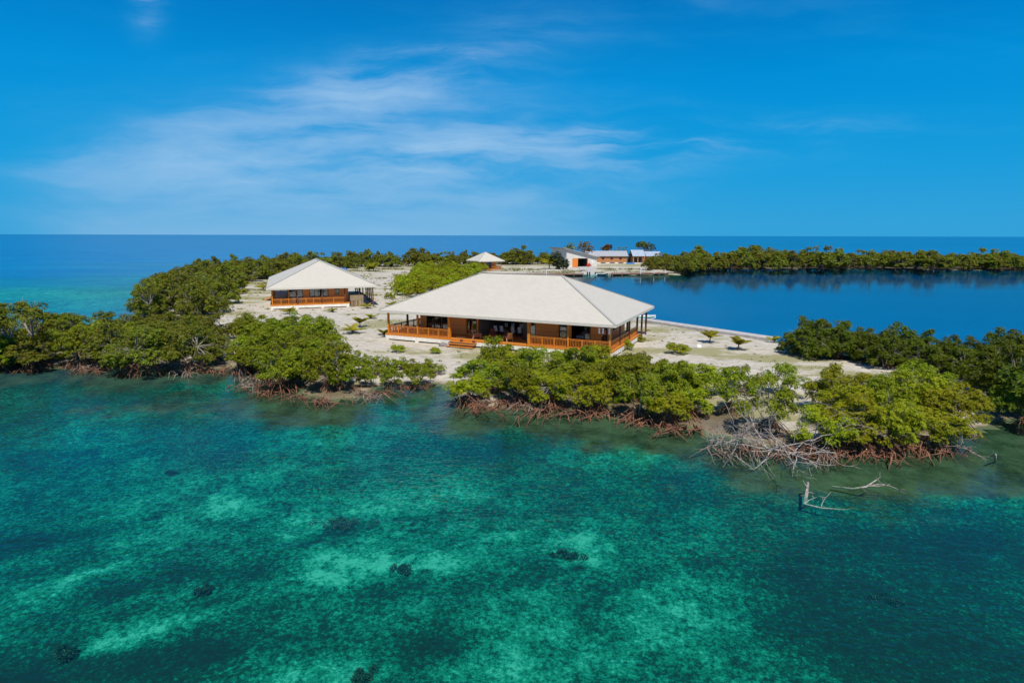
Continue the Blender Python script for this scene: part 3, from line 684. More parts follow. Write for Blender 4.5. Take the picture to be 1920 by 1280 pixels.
for sx in (-1, 1):
    for sy in (-1, 1): MB().box(sx * .5 - .03, sx * .5 + .03, sy * .32 - .03, sy * .32 + .03, 0, .559).build('leg', M['trim_wood'], t)
o = MB().box(-.55, .55, -.22, .22, 0, .12).build('floor_cushion', M['teak'], None, bevel=.05); o.location = vloc(10.5, 1.7, ZD); o.rotation_euler = (0, 0, VYAW + .15)
tag(o, 'tan cushion lying on the deck at the head of the steps', 'cushion')
for i, (u, lb) in enumerate(((27.55, 'left one of three white lanterns hanging under the eave corner'), (27.95, 'middle one of three white lanterns hanging under the eave corner'), (28.62, 'white lantern hanging in front of the corner porch post'))):
    t = vthing('hanging_lantern', u, .55, 2.72, 0, lb, 'lantern', 'white lanterns under the eave')
    MB().lathe((0, 0, 0), [(.09, 0), (.09, .42), (.11, .44), (.11, .5)], 10).build('shade', M['white_plastic'], t)
    MB().lathe((0, 0, -.08), [(.10, 0), (.10, .078)], 10).build('rim', M['white_plastic'], t)
    MB().bar((0, 0, .5), (0, 0, .72), .015, .015).build('cord', M['dark_metal'], t)

# at the steps: coral rocks and a pot
def rock(name, loc, r, seed, label, cat='rock', group=None, mat='rock', n_=3):
    rr = random.Random(seed); m = MB()
    for k in range(n_):
        c = (rr.uniform(-r, r) * .7, rr.uniform(-r, r) * .5, 0); q = r * rr.uniform(.5, .85); s_ = 9
        prof = [(q * .9, -.1), (q * 1.0, q * .25), (q * .8, q * .6), (q * .35, q * .85), (.02, q * .9)]
        b0 = len(m.V); m.lathe(c, prof, s_)
        for i in range(b0, len(m.V)):
            x, y, z = m.V[i]; m.V[i] = (x + rr.uniform(-1, 1) * q * .13, y + rr.uniform(-1, 1) * q * .13, z + rr.uniform(-1, 1) * q * .1)
    o_ = m.build(name, M[mat], None); o_.location = loc
    return tag(o_, label, cat, group)
rock('rock_pile', vloc(9.2, -.1, 0), .55, 3, 'pile of grey coral rocks beside the deck steps', n_=6)
rock('rock', vloc(9.75, .2, .32), .28, 5, 'mauve grey rock resting on the top of the deck steps', n_=2)
for u, v, lb in ((11.3, .28, 'dark round pot in the middle of the deck steps'), (12.9, .28, 'dark round pot at the bush end of the deck steps')):
    o = MB().lathe((0, 0, 0), [(.10, 0), (.16, .08), (.17, .2), (.12, .26), (.10, .25)], 12).build('pot', M['dark_post'], None, True); o.location = vloc(u, v, .604)
    tag(o, lb, 'pot', 'dark pots on the deck steps')

# beside the second villa: a crate stack under the carport
q2 = (o_.x, o_.y, Y2)
def v2loc(u, v, z=0.0):
    c, s_ = math.cos(Y2), math.sin(Y2); return Vector((o_.x + c * u - s_ * v, o_.y + s_ * u + c * v, GROUND_Z + z))
cr = empty('crate', v2loc(29.0, 14.9, 0), Y2, 'tall slatted crate with weathered plywood top half at the second villa', 'crate')
m = MB()
for k in range(8): m.box(-.03, .0, -1.1 + k * .28, -1.1 + k * .28 + .24, .1, 1.15)
m.build('slatted_side', M['pale_wood'], cr)
MB().box(-.9, -.035, -1.1, 1.12, .1, 1.15).build('crate_body', M['dark_post'], cr)
MB().box(-.9, .03, -1.14, 1.16, 1.152, 2.05).build('plywood_box', M['grey_ply'], cr)
MB().box(-.9, -.0, -1.1, 1.12, 0, .098).build('skid', M['pale_wood'], cr)

# ------------------------------------------------------------------ the small cabin
cab = empty('cabin', (0, 0, 0), 0, 'small square cabin with a pale pyramid roof near the back shore', 'cabin')
CW = 10.6
def make_cabin(t):
    rf = hip_roof(t, CW, CW, 3.4, 3.1, M['roof'])
    MB().box(.8, CW - .8, .8, CW - .8, .45, .65).build('deck', M['trim_wood'], t)
    MB().box(.9, CW - .9, .9, CW - .9, .2, .447).build('ground_beam', M['white_concrete'], t)
    for x in (1.0, 5.0, CW - 1.4):
        for y in (1.0, CW - 1.4): MB().box(x, x + .4, y, y + .4, -.3, .198).build('pier', M['white_concrete'], t)
    for x, y in ((.95, .95), (4.2, .95), (CW - .95, .95), (.95, CW - .95), (CW - .95, CW - .95), (.95, 5.3), (CW - .95, 5.3)):
        MB().box(x - .1, x + .1, y - .1, y + .1, .652, 3.3).build('post', M['trim_wood'], t)
    wl = lambda n_, a, b, c, d, mt='wall_wood', z0=.652, z1=3.3: MB().box(a, b, c, d, z0, z1).build(n_, M[mt], t)
    wl('wall', 2.6, 4.4, 2.6, 2.75); window_part('sliding_door', t, 4.42, 6.4, 2.68, .66, 3.2, 2); wl('wall', 6.42, CW - 2.6, 2.6, 2.75)
    wl('side_wall', 2.6, 2.75, 2.76, CW - 2.6); wl('side_wall', CW - 2.75, CW - 2.6, 2.76, 5.0); window_part_y('window', t, CW - 2.68, 5.02, 6.4, 1.5, 2.9, 1); wl('side_wall', CW - 2.75, CW - 2.6, 6.42, CW - 2.6); wl('window_apron', CW - 2.75, CW - 2.6, 5.02, 6.4, z1=1.497)
    wl('back_wall', 2.76, CW - 2.76, CW - 2.75, CW - 2.6)
    for a, b in (((1.1, .95), (4.1, .95)), ((5.6, .95), (CW - 1.05, .95)), ((CW - .95, 1.1), (CW - .95, 5.2)), ((CW - .95, 5.4), (CW - .95, CW - 1.05)), ((.95, 1.1), (.95, 5.2))): railing(t, a, b, .652)
    for k in range(3): MB().box(4.3, 5.5, .8 - .3 * (k + 1), .8 - .3 * k - .003, .38 - .17 * k, .44 - .17 * k).build('step', M['trim_wood'], t)
make_cabin(cab)
cf = at(897, 490.5, 3.75); cab.location = (cf.x, cf.y, GROUND_Z); cab.rotation_euler = (0, 0, .50)

# ------------------------------------------------------------------ the boathouse with its ramp
bh = empty('boathouse', (0, 0, 0), 0, 'white boathouse with a sloping roof and orange sliding door by the lagoon', 'boathouse')
BW, BD = 13.6, 15.0
def zr(x): return 7.2 - (7.2 - 3.9) * (x / BW)
def wall_x(name, mat, x0, x1, y0, y1, z0, t, top=None):
    za, zb = (zr(x0), zr(x1)) if top is None else (top, top)
    return MB().poly([(x0, y0, z0), (x1, y0, z0), (x1, y1, z0), (x0, y1, z0), (x0, y0, za), (x1, y0, zb), (x1, y1, zb), (x0, y1, za)],
              [(0, 3, 2, 1), (4, 5, 6, 7), (0, 1, 5, 4), (1, 2, 6, 5), (2, 3, 7, 6), (3, 0, 4, 7)]).build(name, mat, t)
wall_x('front_wall', M['stucco'], 0, 2.9, 0, .25, 0, bh); wall_x('front_wall', M['stucco'], 9.6, BW, 0, .25, 0, bh)
MB().poly([(2.903, 0, 3.5), (9.597, 0, 3.5), (9.597, .25, 3.5), (2.903, .25, 3.5), (2.903, 0, zr(2.9)), (9.597, 0, zr(9.6)), (9.597, .25, zr(9.6)), (2.903, .25, zr(2.9))],
          [(0, 3, 2, 1), (4, 5, 6, 7), (0, 1, 5, 4), (1, 2, 6, 5), (2, 3, 7, 6), (3, 0, 4, 7)]).build('lintel', M['stucco'], bh)
wall_x('side_wall', M['shaded_stucco'], 0, .25, .252, BD, 0, bh); wall_x('side_wall', M['shaded_stucco'], BW - .25, BW, .252, BD, 0, bh); wall_x('back_wall', M['shaded_stucco'], .252, BW - .252, BD - .25, BD, 0, bh)
MB().box(.26, BW - .26, .26, BD - .26, -.05, .02).build('floor', M['concrete'], bh)
a, b = Vector((-1.6, -.9, zr(-1.6) + .02)), Vector((BW + 1.0, -.9, zr(BW + 1.0) + .02))
dv = Vector((0, BD + 1.6, 0)); up = Vector((0, 0, .22))
MB().poly([a, b, b + dv, a + dv, a + up, b + up, b + dv + up, a + dv + up], [(0, 3, 2, 1), (4, 5, 6, 7), (0, 1, 5, 4), (1, 2, 6, 5), (2, 3, 7, 6), (3, 0, 4, 7)]).build('roof', M['metal_roof'], bh)
MB().box(2.6, 5.0, -.14, -.03, .08, 3.45).build('sliding_door', M['orange_door'], bh)
MB().box(9.2, 9.6, -.12, -.03, .08, 3.45).build('door_frame', M['orange_door'], bh)
m = MB(); m.box(.7, 1.6, -.06, -.003, 1.4, 2.5); m.build('window', M['white_plastic'], bh)
MB().box(11.2, 12.1, -.06, -.003, 1.4, 2.5).build('window', M['white_plastic'], bh)
c = at(1062, 501, GROUND_Z); BYAW = .34; bh.location = (c.x, c.y, GROUND_Z); bh.rotation_euler = (0, 0, BYAW)
def bloc(x, y, z=0):
    cc, ss = math.cos(BYAW), math.sin(BYAW); return Vector((c.x + cc * x - ss * y, c.y + ss * x + cc * y, z))
ra = at(1096, 516, .0); rb = at(1120, 515, .0)
fa, fb = bloc(5, -.5), bloc(12.8, -.5)
o = mesh_np('boat_ramp', [(ra.x, ra.y - 2, -.55), (rb.x, rb.y - 2, -.55), (rb.x, rb.y + 10, .42), (ra.x, ra.y + 10, .42), (fb.x, fb.y, .56), (fa.x, fa.y, .56),
                     (ra.x, ra.y - 2, -.9), (rb.x, rb.y - 2, -.9), (fb.x, fb.y, -.2), (fa.x, fa.y, -.2)],
            [(0, 1, 2, 3), (3, 2, 4, 5), (6, 7, 1, 0), (8, 9, 5, 4), (7, 8, 4, 2, 1), (9, 6, 0, 3, 5)], M['concrete'])
tag(o, 'pale concrete boat ramp from the boathouse into the lagoon', 'ramp')
# covered red craft in front of the door
t = empty('jet_ski', bloc(9.4, -1.6, .46), BYAW + .5, 'red covered jet ski parked before the dark boathouse door', 'jet ski')
MB().poly([(-1.5, -.35, .1), (1.5, -.12, .35), (1.5, .12, .35), (-1.5, .35, .1), (-1.5, -.6, .7), (1.6, -.15, .75), (1.6, .15, .75), (-1.5, .6, .7)],
          [(0, 3, 2, 1), (4, 5, 6, 7), (0, 1, 5, 4), (1, 2, 6, 5), (2, 3, 7, 6), (3, 0, 4, 7)]).build('hull', M['red_plastic'], t, bevel=.08)
MB().poly([(-1.3, -.32, .705), (.7, -.3, .755), (.7, .3, .755), (-1.3, .32, .705), (-1.1, -.2, 1.15), (.3, -.18, 1.5), (.3, .18, 1.5), (-1.1, .2, 1.15)],
          [(0, 3, 2, 1), (4, 5, 6, 7), (0, 1, 5, 4), (1, 2, 6, 5), (2, 3, 7, 6), (3, 0, 4, 7)]).build('cover', M['red_plastic'], t, bevel=.08)
t_m = MB(); t_m.bar((.2, -.45, 1.45), (.2, .45, 1.45), .06, .06); t_m.build('handlebar', M['black_rubber'], t)

def boat(name, loc, rz, L, Wd, label, hull, extra=None):
    t = empty(name, loc, rz, label, 'boat')
    prof = []
    for i in range(9):
        f = i / 8; w_ = Wd / 2 * (1 - max(0, (f - .35) / .65) ** 2.2) * (.85 + .15 * min(1, f * 4)); x = -L / 2 + f * L; zz = .42 + .18 * f * f
        prof.append((x, w_, zz, .06 + .22 * max(0, f - .5) ** 2 * 4))
    m = MB(); k = len(prof)
    vs = []
    for x, w_, zt_, zb_ in prof: vs += [(x, -w_, zt_), (x, -w_ * .7, zb_ - .15), (x, w_ * .7, zb_ - .15), (x, w_, zt_), (x, w_ * .82, zt_ + .02), (x, w_ * .6, zb_ + .05), (x, -w_ * .6, zb_ + .05), (x, -w_ * .82, zt_ + .02)]
    fs = []
    for i in range(k - 1):
        for j in range(8): fs.append((i * 8 + j, i * 8 + (j + 1) % 8, (i + 1) * 8 + (j + 1) % 8, (i + 1) * 8 + j))
    fs += [tuple(range(8))[::-1], tuple((k - 1) * 8 + j for j in range(8))]
    m.poly(vs, fs); m.build('hull', hull, t)
    for f in (.3, .6): MB().box(-L / 2 + f * L - .12, -L / 2 + f * L + .12, -Wd * .38, Wd * .38, .36, .40).build('thwart', M['white_plastic'], t)
    return t
b1 = at(1129, 516, 0); t = boat('dinghy', (b1.x, b1.y, .05), .25, 4.6, 2.0, 'small white dinghy with dark outboard moored beside the boat ramp', M['white_plastic'])
MB().box(-2.6, -2.25, -.18, .18, .2, 1.0).build('outboard', M['black_rubber'], t, bevel=.05)
m = MB(); m.bar((.0, -.8, .5), (.0, -.5, 1.35), .05, .05); m.bar((.0, .8, .5), (.0, .5, 1.35), .05, .05); m.bar((0, -.52, 1.35), (0, .52, 1.35), .05, .05); m.build('rail_hoop', M['dark_metal'], t)
for sy in (-1, 1): MB().tube([(-2.0, sy * 1.0, .28), (.6, sy * .98, .3), (2.0, sy * .35, .5)], [.22, .22, .12], 8).build('fender_tube', M['black_rubber'], t, True)
b2 = at(1196, 599, 0); t = boat('skiff', (b2.x, b2.y, .12), .02, 5.6, 1.5, 'slim white skiff with a teal hull floating by the concrete lagoon wall', M['white_plastic'])
MB().tube([(-2.7, -.48, .12), (-.6, -.58, .14), (1.0, -.5, .2), (2.6, -.1, .36)], [.12, .13, .12, .05], 8).build('hull_stripe', M['teal_plastic'], t, True)

# lagoon walls
def wall_strip(name, pts, width, z0, z1, mat, label, cat):
    n_ = len(pts); V_ = []; F_ = []
    for i, p in enumerate(pts):
        p = Vector((p[0], p[1], 0)); d = (Vector((*pts[min(i + 1, n_ - 1)], 0)) - Vector((*pts[max(i - 1, 0)], 0))).normalized(); s_ = Vector((-d.y, d.x, 0)) * width / 2
        for q in (p - s_, p + s_): V_ += [(q.x, q.y, z0), (q.x, q.y, z1)]
    for i in range(n_ - 1):
        a_ = i * 4; F_ += [(a_, a_ + 4, a_ + 5, a_ + 1), (a_ + 2, a_ + 3, a_ + 7, a_ + 6), (a_ + 1, a_ + 5, a_ + 7, a_ + 3)]
    F_ += [(0, 1, 3, 2), (4 * n_ - 4, 4 * n_ - 2, 4 * n_ - 1, 4 * n_ - 3)]
    return tag(mesh_np(name, V_, F_, mat), label, cat)
wall_strip('seawall', [lagoon_near[-3], lagoon_near[-2], lagoon_near[-1], lagoon_left[0]], 1.9, -1.6, .47, M['concrete'], 'low pale concrete wall along the lagoon beside the large villa', 'wall')
def dock(px0, py0, px1, py1, label):
    a_, b_ = at(px0, py0, .0), at(px1, py1, .0); d = (b_ - a_); L = Vector((d.x, d.y)).length
    t = empty('dock', (a_.x, a_.y, 0), math.atan2(d.y, d.x), label, 'dock', 'timber docks on the lagoon')
    MB().box(0, L, 0, 2.0, .62, .72).build('deck', M['dock_wood'], t)
    MB().box(0, L, -.08, .0, .40, .74).build('fascia', M['dock_wood'], t)
    MB().box(0, L, .25, .5, -1.2, .615).build('sheet_piling', M['dock_dark'], t)
    k = int(L / 3)
    for i in range(k + 1):
        x = .15 + (L - .3) * i / k; MB().lathe((x, -.22, 0), [(.13, -1.5), (.13, .95), (.09, 1.0)], 8).build('pile', M['dock_wood'], t)
    return t, a_, d.normalized()
dkl = dock(934, 517.0, 1094, 517.0, 'long timber dock left of the boat ramp, behind the large villa roof')
dkr = dock(1147, 516.5, 1253, 515.0, 'timber dock right of the boat ramp ending at the mangrove point')
for px_, py_, lb in ((1201, 513.0, 'tall white mooring post in the middle of the dock right of the ramp'), (1226, 512.6, 'short white mooring post further along the right dock'), (1247, 512.2, 'white mooring post at the mangrove end of the right dock'), (1024, 514.5, 'white post standing on the left dock')):
    p = at(px_, py_, .72); hh = 1.5 if 'tall' in lb else .9
    o = MB().lathe((0, 0, 0), [(.16, 0), (.16, hh), (.19, hh + .01), (.19, hh + .12), (.05, hh + .2)], 10).build('mooring_post', M['white_plastic'], None); o.location = p; tag(o, lb, 'post', 'white posts on the docks')
for px_, lb in ((1101.5, 'dark rubber fender post at the left edge of the ramp'), (1105.5, 'dark rubber fender post on the ramp, nearer the dinghy')):
    p = at(px_, 514, .3); o = MB().lathe((0, 0, -.6), [(.22, 0), (.22, 1.3), (.12, 1.4)], 8).build('ramp_post', M['black_rubber'], None); o.location = p; tag(o, lb, 'post', 'dark posts on the ramp')

# ------------------------------------------------------------------ buildings beyond the boathouse
def gable(t, x0, x1, y0, y1, ze, zrg, mat, over=.6):
    ym = (y0 + y1) / 2
    A = [(x0 - over, y0 - over, ze), (x1 + over, y0 - over, ze), (x1 + over, ym, zrg), (x0 - over, ym, zrg), (x1 + over, y1 + over, ze), (x0 - over, y1 + over, ze)]
    Bv = [(x, y, z - .15) for x, y, z in A]
    return MB().poly(A + Bv, [(0, 1, 2, 3), (3, 2, 4, 5), (6, 9, 8, 7), (9, 11, 10, 8), (0, 6, 7, 1), (5, 4, 10, 11), (1, 7, 8, 2), (2, 8, 10, 4), (0, 3, 9, 6), (3, 5, 11, 9)]).build('roof', mat, t)
lh = empty('bungalow', (0, 0, 0), 0, 'long low bungalow with orange board walls and grey metal roof beyond the boathouse', 'bungalow')
MB().box(0, 19, 0, 7, .55, 3.3).build('wall', M['brick_wood'], lh)
MB().box(.1, 18.9, .1, 6.9, 0, .548).build('foundation', M['white_concrete'], lh)
gable(lh, 0, 19, 0, 7, 3.32, 5.6, M['metal_roof'])
for x in (7.5, 11.5, 15.6):
    fr = MB().box(x, x + 1.1, -.07, -.003, 1.7, 2.8).build('window', M['frame'], lh); MB().box(x + .1, x + 1.0, -.09, -.072, 1.8, 2.7).build('glass', M['dark_metal'], fr)
for x in (7.0, 11.2, 15.2): MB().box(x, x + 2.3, -.05, -.003, -.02, .35).build('crawl_vent', M['dark_metal'], lh)
c0 = at(1098, 493.5, GROUND_Z); lh.location = (c0.x, c0.y, GROUND_Z); lh.rotation_euler = (0, 0, .03)
sh = empty('shed', (0, 0, 0), 0, 'small dark teal shed between the bungalow and the blue roofed house', 'shed')
MB().box(0, 4.2, 0, 3.5, 0, 3.0).build('wall', M['teal_paint'], sh); MB().box(-.4, 4.6, -.4, 3.9, 3.003, 3.2).build('roof', M['blue_roof'], sh); MB().box(1.4, 2.6, -.05, -.003, 0, 2.2).build('door', M['frame'], sh)
c0 = at(1171.5, 493, GROUND_Z); sh.location = (c0.x, c0.y + 1, GROUND_Z)
b3 = empty('beach_house', (0, 0, 0), 0, 'far house with pale blue roof and open timber veranda by the mangroves', 'house')
MB().box(0, 13, 1.8, 8, .3, 3.4).build('wall', M['brick_wood'], b3); MB().box(-.2, 13.2, -.2, 8.1, 0, .297).build('floor_slab', M['white_concrete'], b3)
gable(b3, 0, 5.2, 0, 8, 3.42, 6.1, M['blue_roof'], .4); gable(b3, 6.3, 13, 0, 8, 3.42, 5.4, M['blue_roof'], .4)
for x in (.1, 2.2, 4.6, 7, 10, 12.8): MB().box(x - .1, x + .1, 0, .2, .3, 3.41).build('post', M['pale_wood'], b3)
for x in (1.0, 3.0): MB().box(x, x + 1.2, 1.72, 1.797, .35, 2.6).build('door', M['frame'], b3)
c0 = at(1187, 494, GROUND_Z); b3.location = (c0.x, c0.y, GROUND_Z); b3.rotation_euler = (0, 0, .05)
p = at(1183, 495, GROUND_Z); t = empty('upturned_boat', p, .3, 'bright blue tarp covered boat on the sand by the teal shed', 'boat')
m = MB(); m.poly([(-2, -.7, 0), (2, -.3, 0), (2, .3, 0), (-2, .7, 0), (-1.6, -.3, .7), (1.5, -.1, .6), (1.5, .1, .6), (-1.6, .3, .7)], [(4, 5, 6, 7), (0, 1, 5, 4), (1, 2, 6, 5), (2, 3, 7, 6), (3, 0, 4, 7)]); m.build('tarp', M['blue_plastic'], t)
MB().bar((-2.1, -.5, .12), (2.1, -.2, .12), .06, .06).build('gunwale', M['white_plastic'], t)
p = at(641, 505.5, GROUND_Z); t = empty('upturned_boat', p, -.1, 'blue tarp covered boat under the back shore trees behind the second villa', 'boat')
for ch in kids(bpy.data.objects['upturned_boat']): d_ = ch.copy(); COL.objects.link(d_); d_.parent = t
p = at(793, 549.5, GROUND_Z); t = empty('water_tank', p, VYAW, 'white box tank at the edge of the green bushes behind the large villa', 'tank')
MB().box(-1.1, 1.1, -.8, .8, 0, 1.3).build('body', M['white_plastic'], t, bevel=.08); MB().lathe((0, 0, 1.302), [(.3, 0), (.3, .1), (.05, .12)], 12).build('lid', M['white_plastic'], t)
p = at(1310, 651, GROUND_Z); o = MB().lathe((0, 0, 0), [(.33, -.1), (.34, .05), (.28, .24), (.12, .36), (.02, .38)], 12).build('float_buoy', M['white_plastic'], None, True); o.location = p
tag(o, 'small white buoy lying in the grass behind the shoreline bushes', 'buoy')


# ------------------------------------------------------------------ mangroves and other plants
def leaf_cloud(name, mat, lobes, per_lobe, leaves, ln, wd, seed, fill=.25, up=.85):
    """rosettes of small pointed leaves spread over flattened lobes; lobes = [(x, y, z, r, rz)]"""
    g = np.random.default_rng(seed); C_ = []; N_ = []; T_ = []
    for x, y, z, r, rz in lobes:
        k = int(per_lobe * g.uniform(.75, 1.25)); d = g.normal(size=(k, 3)); d[:, 2] += .25; d /= np.linalg.norm(d, axis=1)[:, None]
        rad = np.where(g.random(k) < fill, g.uniform(.3, .85, k), g.uniform(.85, 1.12, k))[:, None]
        wob = 1 + .22 * np.sin(d[:, :1] * 5 + x * 3) * np.cos(d[:, 1:2] * 4 + y * 2)
        C_.append(np.array([x, y, z]) + d * rad * wob * np.array([r, r, rz])); nn = d * (1, 1, .8) + np.array([0, 0, up]); N_.append(nn / np.linalg.norm(nn, axis=1)[:, None])
        T_.append(np.clip(g.random(k) * .55 + g.random() * .45, 0, 1))
    C_ = np.concatenate(C_); N_ = np.concatenate(N_); T_ = np.concatenate(T_); K = len(C_)
    a = np.cross(N_, np.array([.3, .5, .8])); a /= np.linalg.norm(a, axis=1)[:, None]; b = np.cross(N_, a)
    th = g.uniform(0, 6.283, K)[:, None] + np.arange(leaves)[None] * 2.4 + g.normal(size=(K, leaves)) * .25
    el = g.uniform(.1, .75, (K, leaves))
    D = (a[:, None] * np.cos(th)[..., None] + b[:, None] * np.sin(th)[..., None]) * np.cos(el)[..., None] + N_[:, None] * np.sin(el)[..., None]
    side = np.cross(D, N_[:, None]); side /= np.linalg.norm(side, axis=2)[..., None] + 1e-9
    L = ln * g.uniform(.7, 1.25, (K, leaves))[..., None]; W_ = wd * g.uniform(.75, 1.2, (K, leaves))[..., None]
    base = C_[:, None] + D * .02; mid = base + D * L * .55; tip = base + D * L - N_[:, None] * L * .12
    V_ = np.stack([np.broadcast_to(base, mid.shape), mid + side * W_ / 2, tip, mid - side * W_ / 2], 2).reshape(-1, 3)
    n_ = K * leaves; F_ = np.arange(n_ * 4).reshape(n_, 4)
    at_ = np.zeros((n_ * 4, 4)); at_[:, 0] = np.repeat(np.repeat(T_, leaves) * .75 + g.random(n_) * .25, 4); at_[:, 1] = np.repeat(g.random(n_), 4); at_[:, 3] = 1
    return V_, F_, at_
def curve(a, b, sag, rr, k=6):
    a, b = Vector(a), Vector(b); m_ = (a + b) / 2 + Vector((rr.uniform(-1, 1), rr.uniform(-1, 1), 0)) * (b - a).length * .14 + Vector((0, 0, sag))
    return [a * (1 - t) ** 2 + m_ * 2 * t * (1 - t) + b * t * t for t in [i / k for i in range(k + 1)]]
class Proto:
    pass
def make_mangrove(seed, H=4.0, Rr=2.1, nl=15, per=55, leaves=7, ln=.22, wd=.10, nroot=14, rreach=1.5, lobe=.62, flat=.62, base=.38, mat=None, branch=True, sparse=1.0, umbrella=False):
    rr = random.Random(seed); lobes = []
    for i in range(nl):
        for _ in range(20):
            an = rr.uniform(0, 6.283); q = math.sqrt(rr.random()); x, y = math.cos(an) * q * Rr * .82, math.sin(an) * q * Rr * .82
            dome = math.sqrt(max(0, 1 - (q * .9) ** 2))
            z = H * (base + (1 - base) * dome * rr.uniform(.72 if umbrella else .35, 1.08)) - .15
            if all((x - l[0]) ** 2 + (y - l[1]) ** 2 + ((z - l[2]) * 1.2) ** 2 > (lobe * .8) ** 2 for l in lobes): break
        r = lobe * rr.uniform(.7, 1.25); lobes.append((x, y, z, r, r * flat))
    p = Proto(); p.leaf = leaf_cloud('crown', mat, lobes, per * sparse, leaves, ln, wd, seed)
    t = MB(); top = Vector((rr.uniform(-.2, .2), rr.uniform(-.2, .2), H * .36)); stem = .085 * H / 4
    ns = rr.choice((2, 3, 3)); crowns = []
    for k in range(ns):
        an = k * 6.283 / ns + rr.uniform(-.4, .4); e = Vector((math.cos(an) * Rr * .28, math.sin(an) * Rr * .28, H * rr.uniform(.40, .52)))
        t.tube(curve((math.cos(an) * .12, math.sin(an) * .12, .35), e, .1, rr), [stem * (1 - .09 * i) for i in range(7)], 6); crowns.append(e)
    for x, y, z, r, rz in lobes:
        c_ = Vector((x, y, z)); e = min(crowns, key=lambda v: (v - c_).length)
        pts = curve(e, c_, rr.uniform(-.1, .2), rr); t.tube(pts, [stem * .55 * (1 - .12 * i) for i in range(7)], 4)
        if branch:
            for _ in range(4):
                d = Vector((rr.gauss(0, 1), rr.gauss(0, 1), rr.gauss(.2, .7))).normalized(); j = rr.randrange(2, 6)
                t.tube([pts[j], pts[j] + d * r * .5 + Vector((0, 0, .05)), c_ + d * r * rr.uniform(.9, 1.45)], [stem * .28, stem * .2, stem * .09], 3, False)
    p.trunk = t
    q = MB()
    for k in range(nroot):
        an = rr.uniform(0, 6.283); reach = rreach * rr.uniform(.45, 1.15); z0 = rr.uniform(.35, 1.25) * H / 4
        s_ = Vector((math.cos(an) * .1, math.sin(an) * .1, z0)); an2 = an + rr.uniform(-.4, .4)
        e = Vector((math.cos(an2) * reach, math.sin(an2) * reach, -.7)); mid = s_.lerp(e, .5) + Vector((0, 0, rr.uniform(.25, .65)))
        pts = [s_ * (1 - u) ** 2 + mid * 2 * u * (1 - u) + e * u * u for u in [i / 6 for i in range(7)]]
        pts = [v + Vector((rr.gauss(0, .03), rr.gauss(0, .03), 0)) for v in pts]
        w_ = rr.uniform(.028, .05) * H / 4
        q.tube(pts, [w_ * (1 - .05 * i) for i in range(7)], 5, False)
        for _ in range(rr.choice((0, 1, 1, 2))):
            j = rr.randrange(2, 5); f_ = pts[j] + Vector((rr.gauss(0, .35), rr.gauss(0, .35), 0)); f_.z = -.7
            q.tube([pts[j], pts[j].lerp(f_, .5) + Vector((rr.gauss(0, .1), rr.gauss(0, .1), .18)), f_], [w_ * .8, w_ * .7, w_ * .6], 4, False)
    p.roots = q
    return p
_mesh_cache = {}
def proto_obj(key, p, leafm, barkm, rootm, name):
    """first tree of a kind: crown, trunk and prop roots under one Empty"""
    t = empty(name, (0, 0, -50))
    V_, F_, at_ = p.leaf
    mesh_np('crown', V_, F_, leafm, t, attr={'leaf': at_})
    p.trunk.build('trunk', barkm, t, True)
    if p.roots.V: p.roots.build('prop_roots', rootm, t, True)
    return t
PR = {}
def add_proto(key, leafm, name='mangrove_tree', rootm='root', **kw):
    PR.setdefault(key, []).append([make_mangrove(1000 + 17 * sum(len(v) for v in PR.values()), **kw), M[leafm], M['bark'], M[rootm], name, None])
for i in range(5): add_proto('near', 'leaf', H=3.7, Rr=2.5, nl=34, per=62, lobe=.52, ln=.165, wd=.078, base=.14, nroot=30, rreach=2.8)
for i in range(3): add_proto('near_sparse', 'leaf', H=3.6, Rr=2.5, nl=19, per=46, lobe=.46, ln=.165, wd=.078, base=.2, nroot=24, rreach=2.2)
for i in range(3): add_proto('near_bright', 'leaf_bright', H=3.9, Rr=2.6, nl=34, per=60, lobe=.52, ln=.165, wd=.078, base=.14, nroot=30, rreach=2.8)
for i in range(3): add_proto('low', 'leaf', name='mangrove_shrub', H=2.0, Rr=1.5, nl=15, per=36, lobe=.36, ln=.145, wd=.07, nroot=20, rreach=1.9, base=.12)
for i in range(3): add_proto('left', 'leaf_olive', H=3.9, Rr=2.8, nl=34, per=56, lobe=.58, base=.08, nroot=20, rreach=2.2, ln=.18, wd=.085)
for i in range(1): add_proto('umbrella', 'leaf_olive', H=6.4, Rr=2.9, nl=14, per=48, lobe=.7, base=.62, flat=.5, umbrella=True, nroot=14, rreach=1.6, ln=.25, wd=.11)
for i in range(4): add_proto('hedge', 'leaf_dark', H=4.2, Rr=2.8, nl=36, per=54, lobe=.60, base=.05, nroot=10, rreach=1.6, ln=.19, wd=.09)
for i in range(4): add_proto('mid', 'leaf_olive', H=4.8, Rr=3.2, nl=30, per=36, leaves=6, lobe=.74, ln=.32, wd=.15, base=.06, nroot=10, rreach=1.6)
for i in range(3): add_proto('bush', 'leaf_bright', name='green_bush', H=2.8, Rr=2.6, nl=20, per=34, leaves=6, lobe=.66, ln=.28, wd=.14, base=.12, nroot=0)
for i in range(4): add_proto('far', 'leaf_olive', H=5.8, Rr=4.2, nl=30, per=24, leaves=6, lobe=1.0, ln=.5, wd=.26, base=.04, nroot=9, rreach=2.0)
for i in range(1): add_proto('grey', 'leaf_olive', name='bare_mangrove', H=4.4, Rr=2.8, nl=14, per=9, leaves=5, lobe=.8, ln=.25, wd=.10, nroot=10, rreach=1.5)
_used = {}
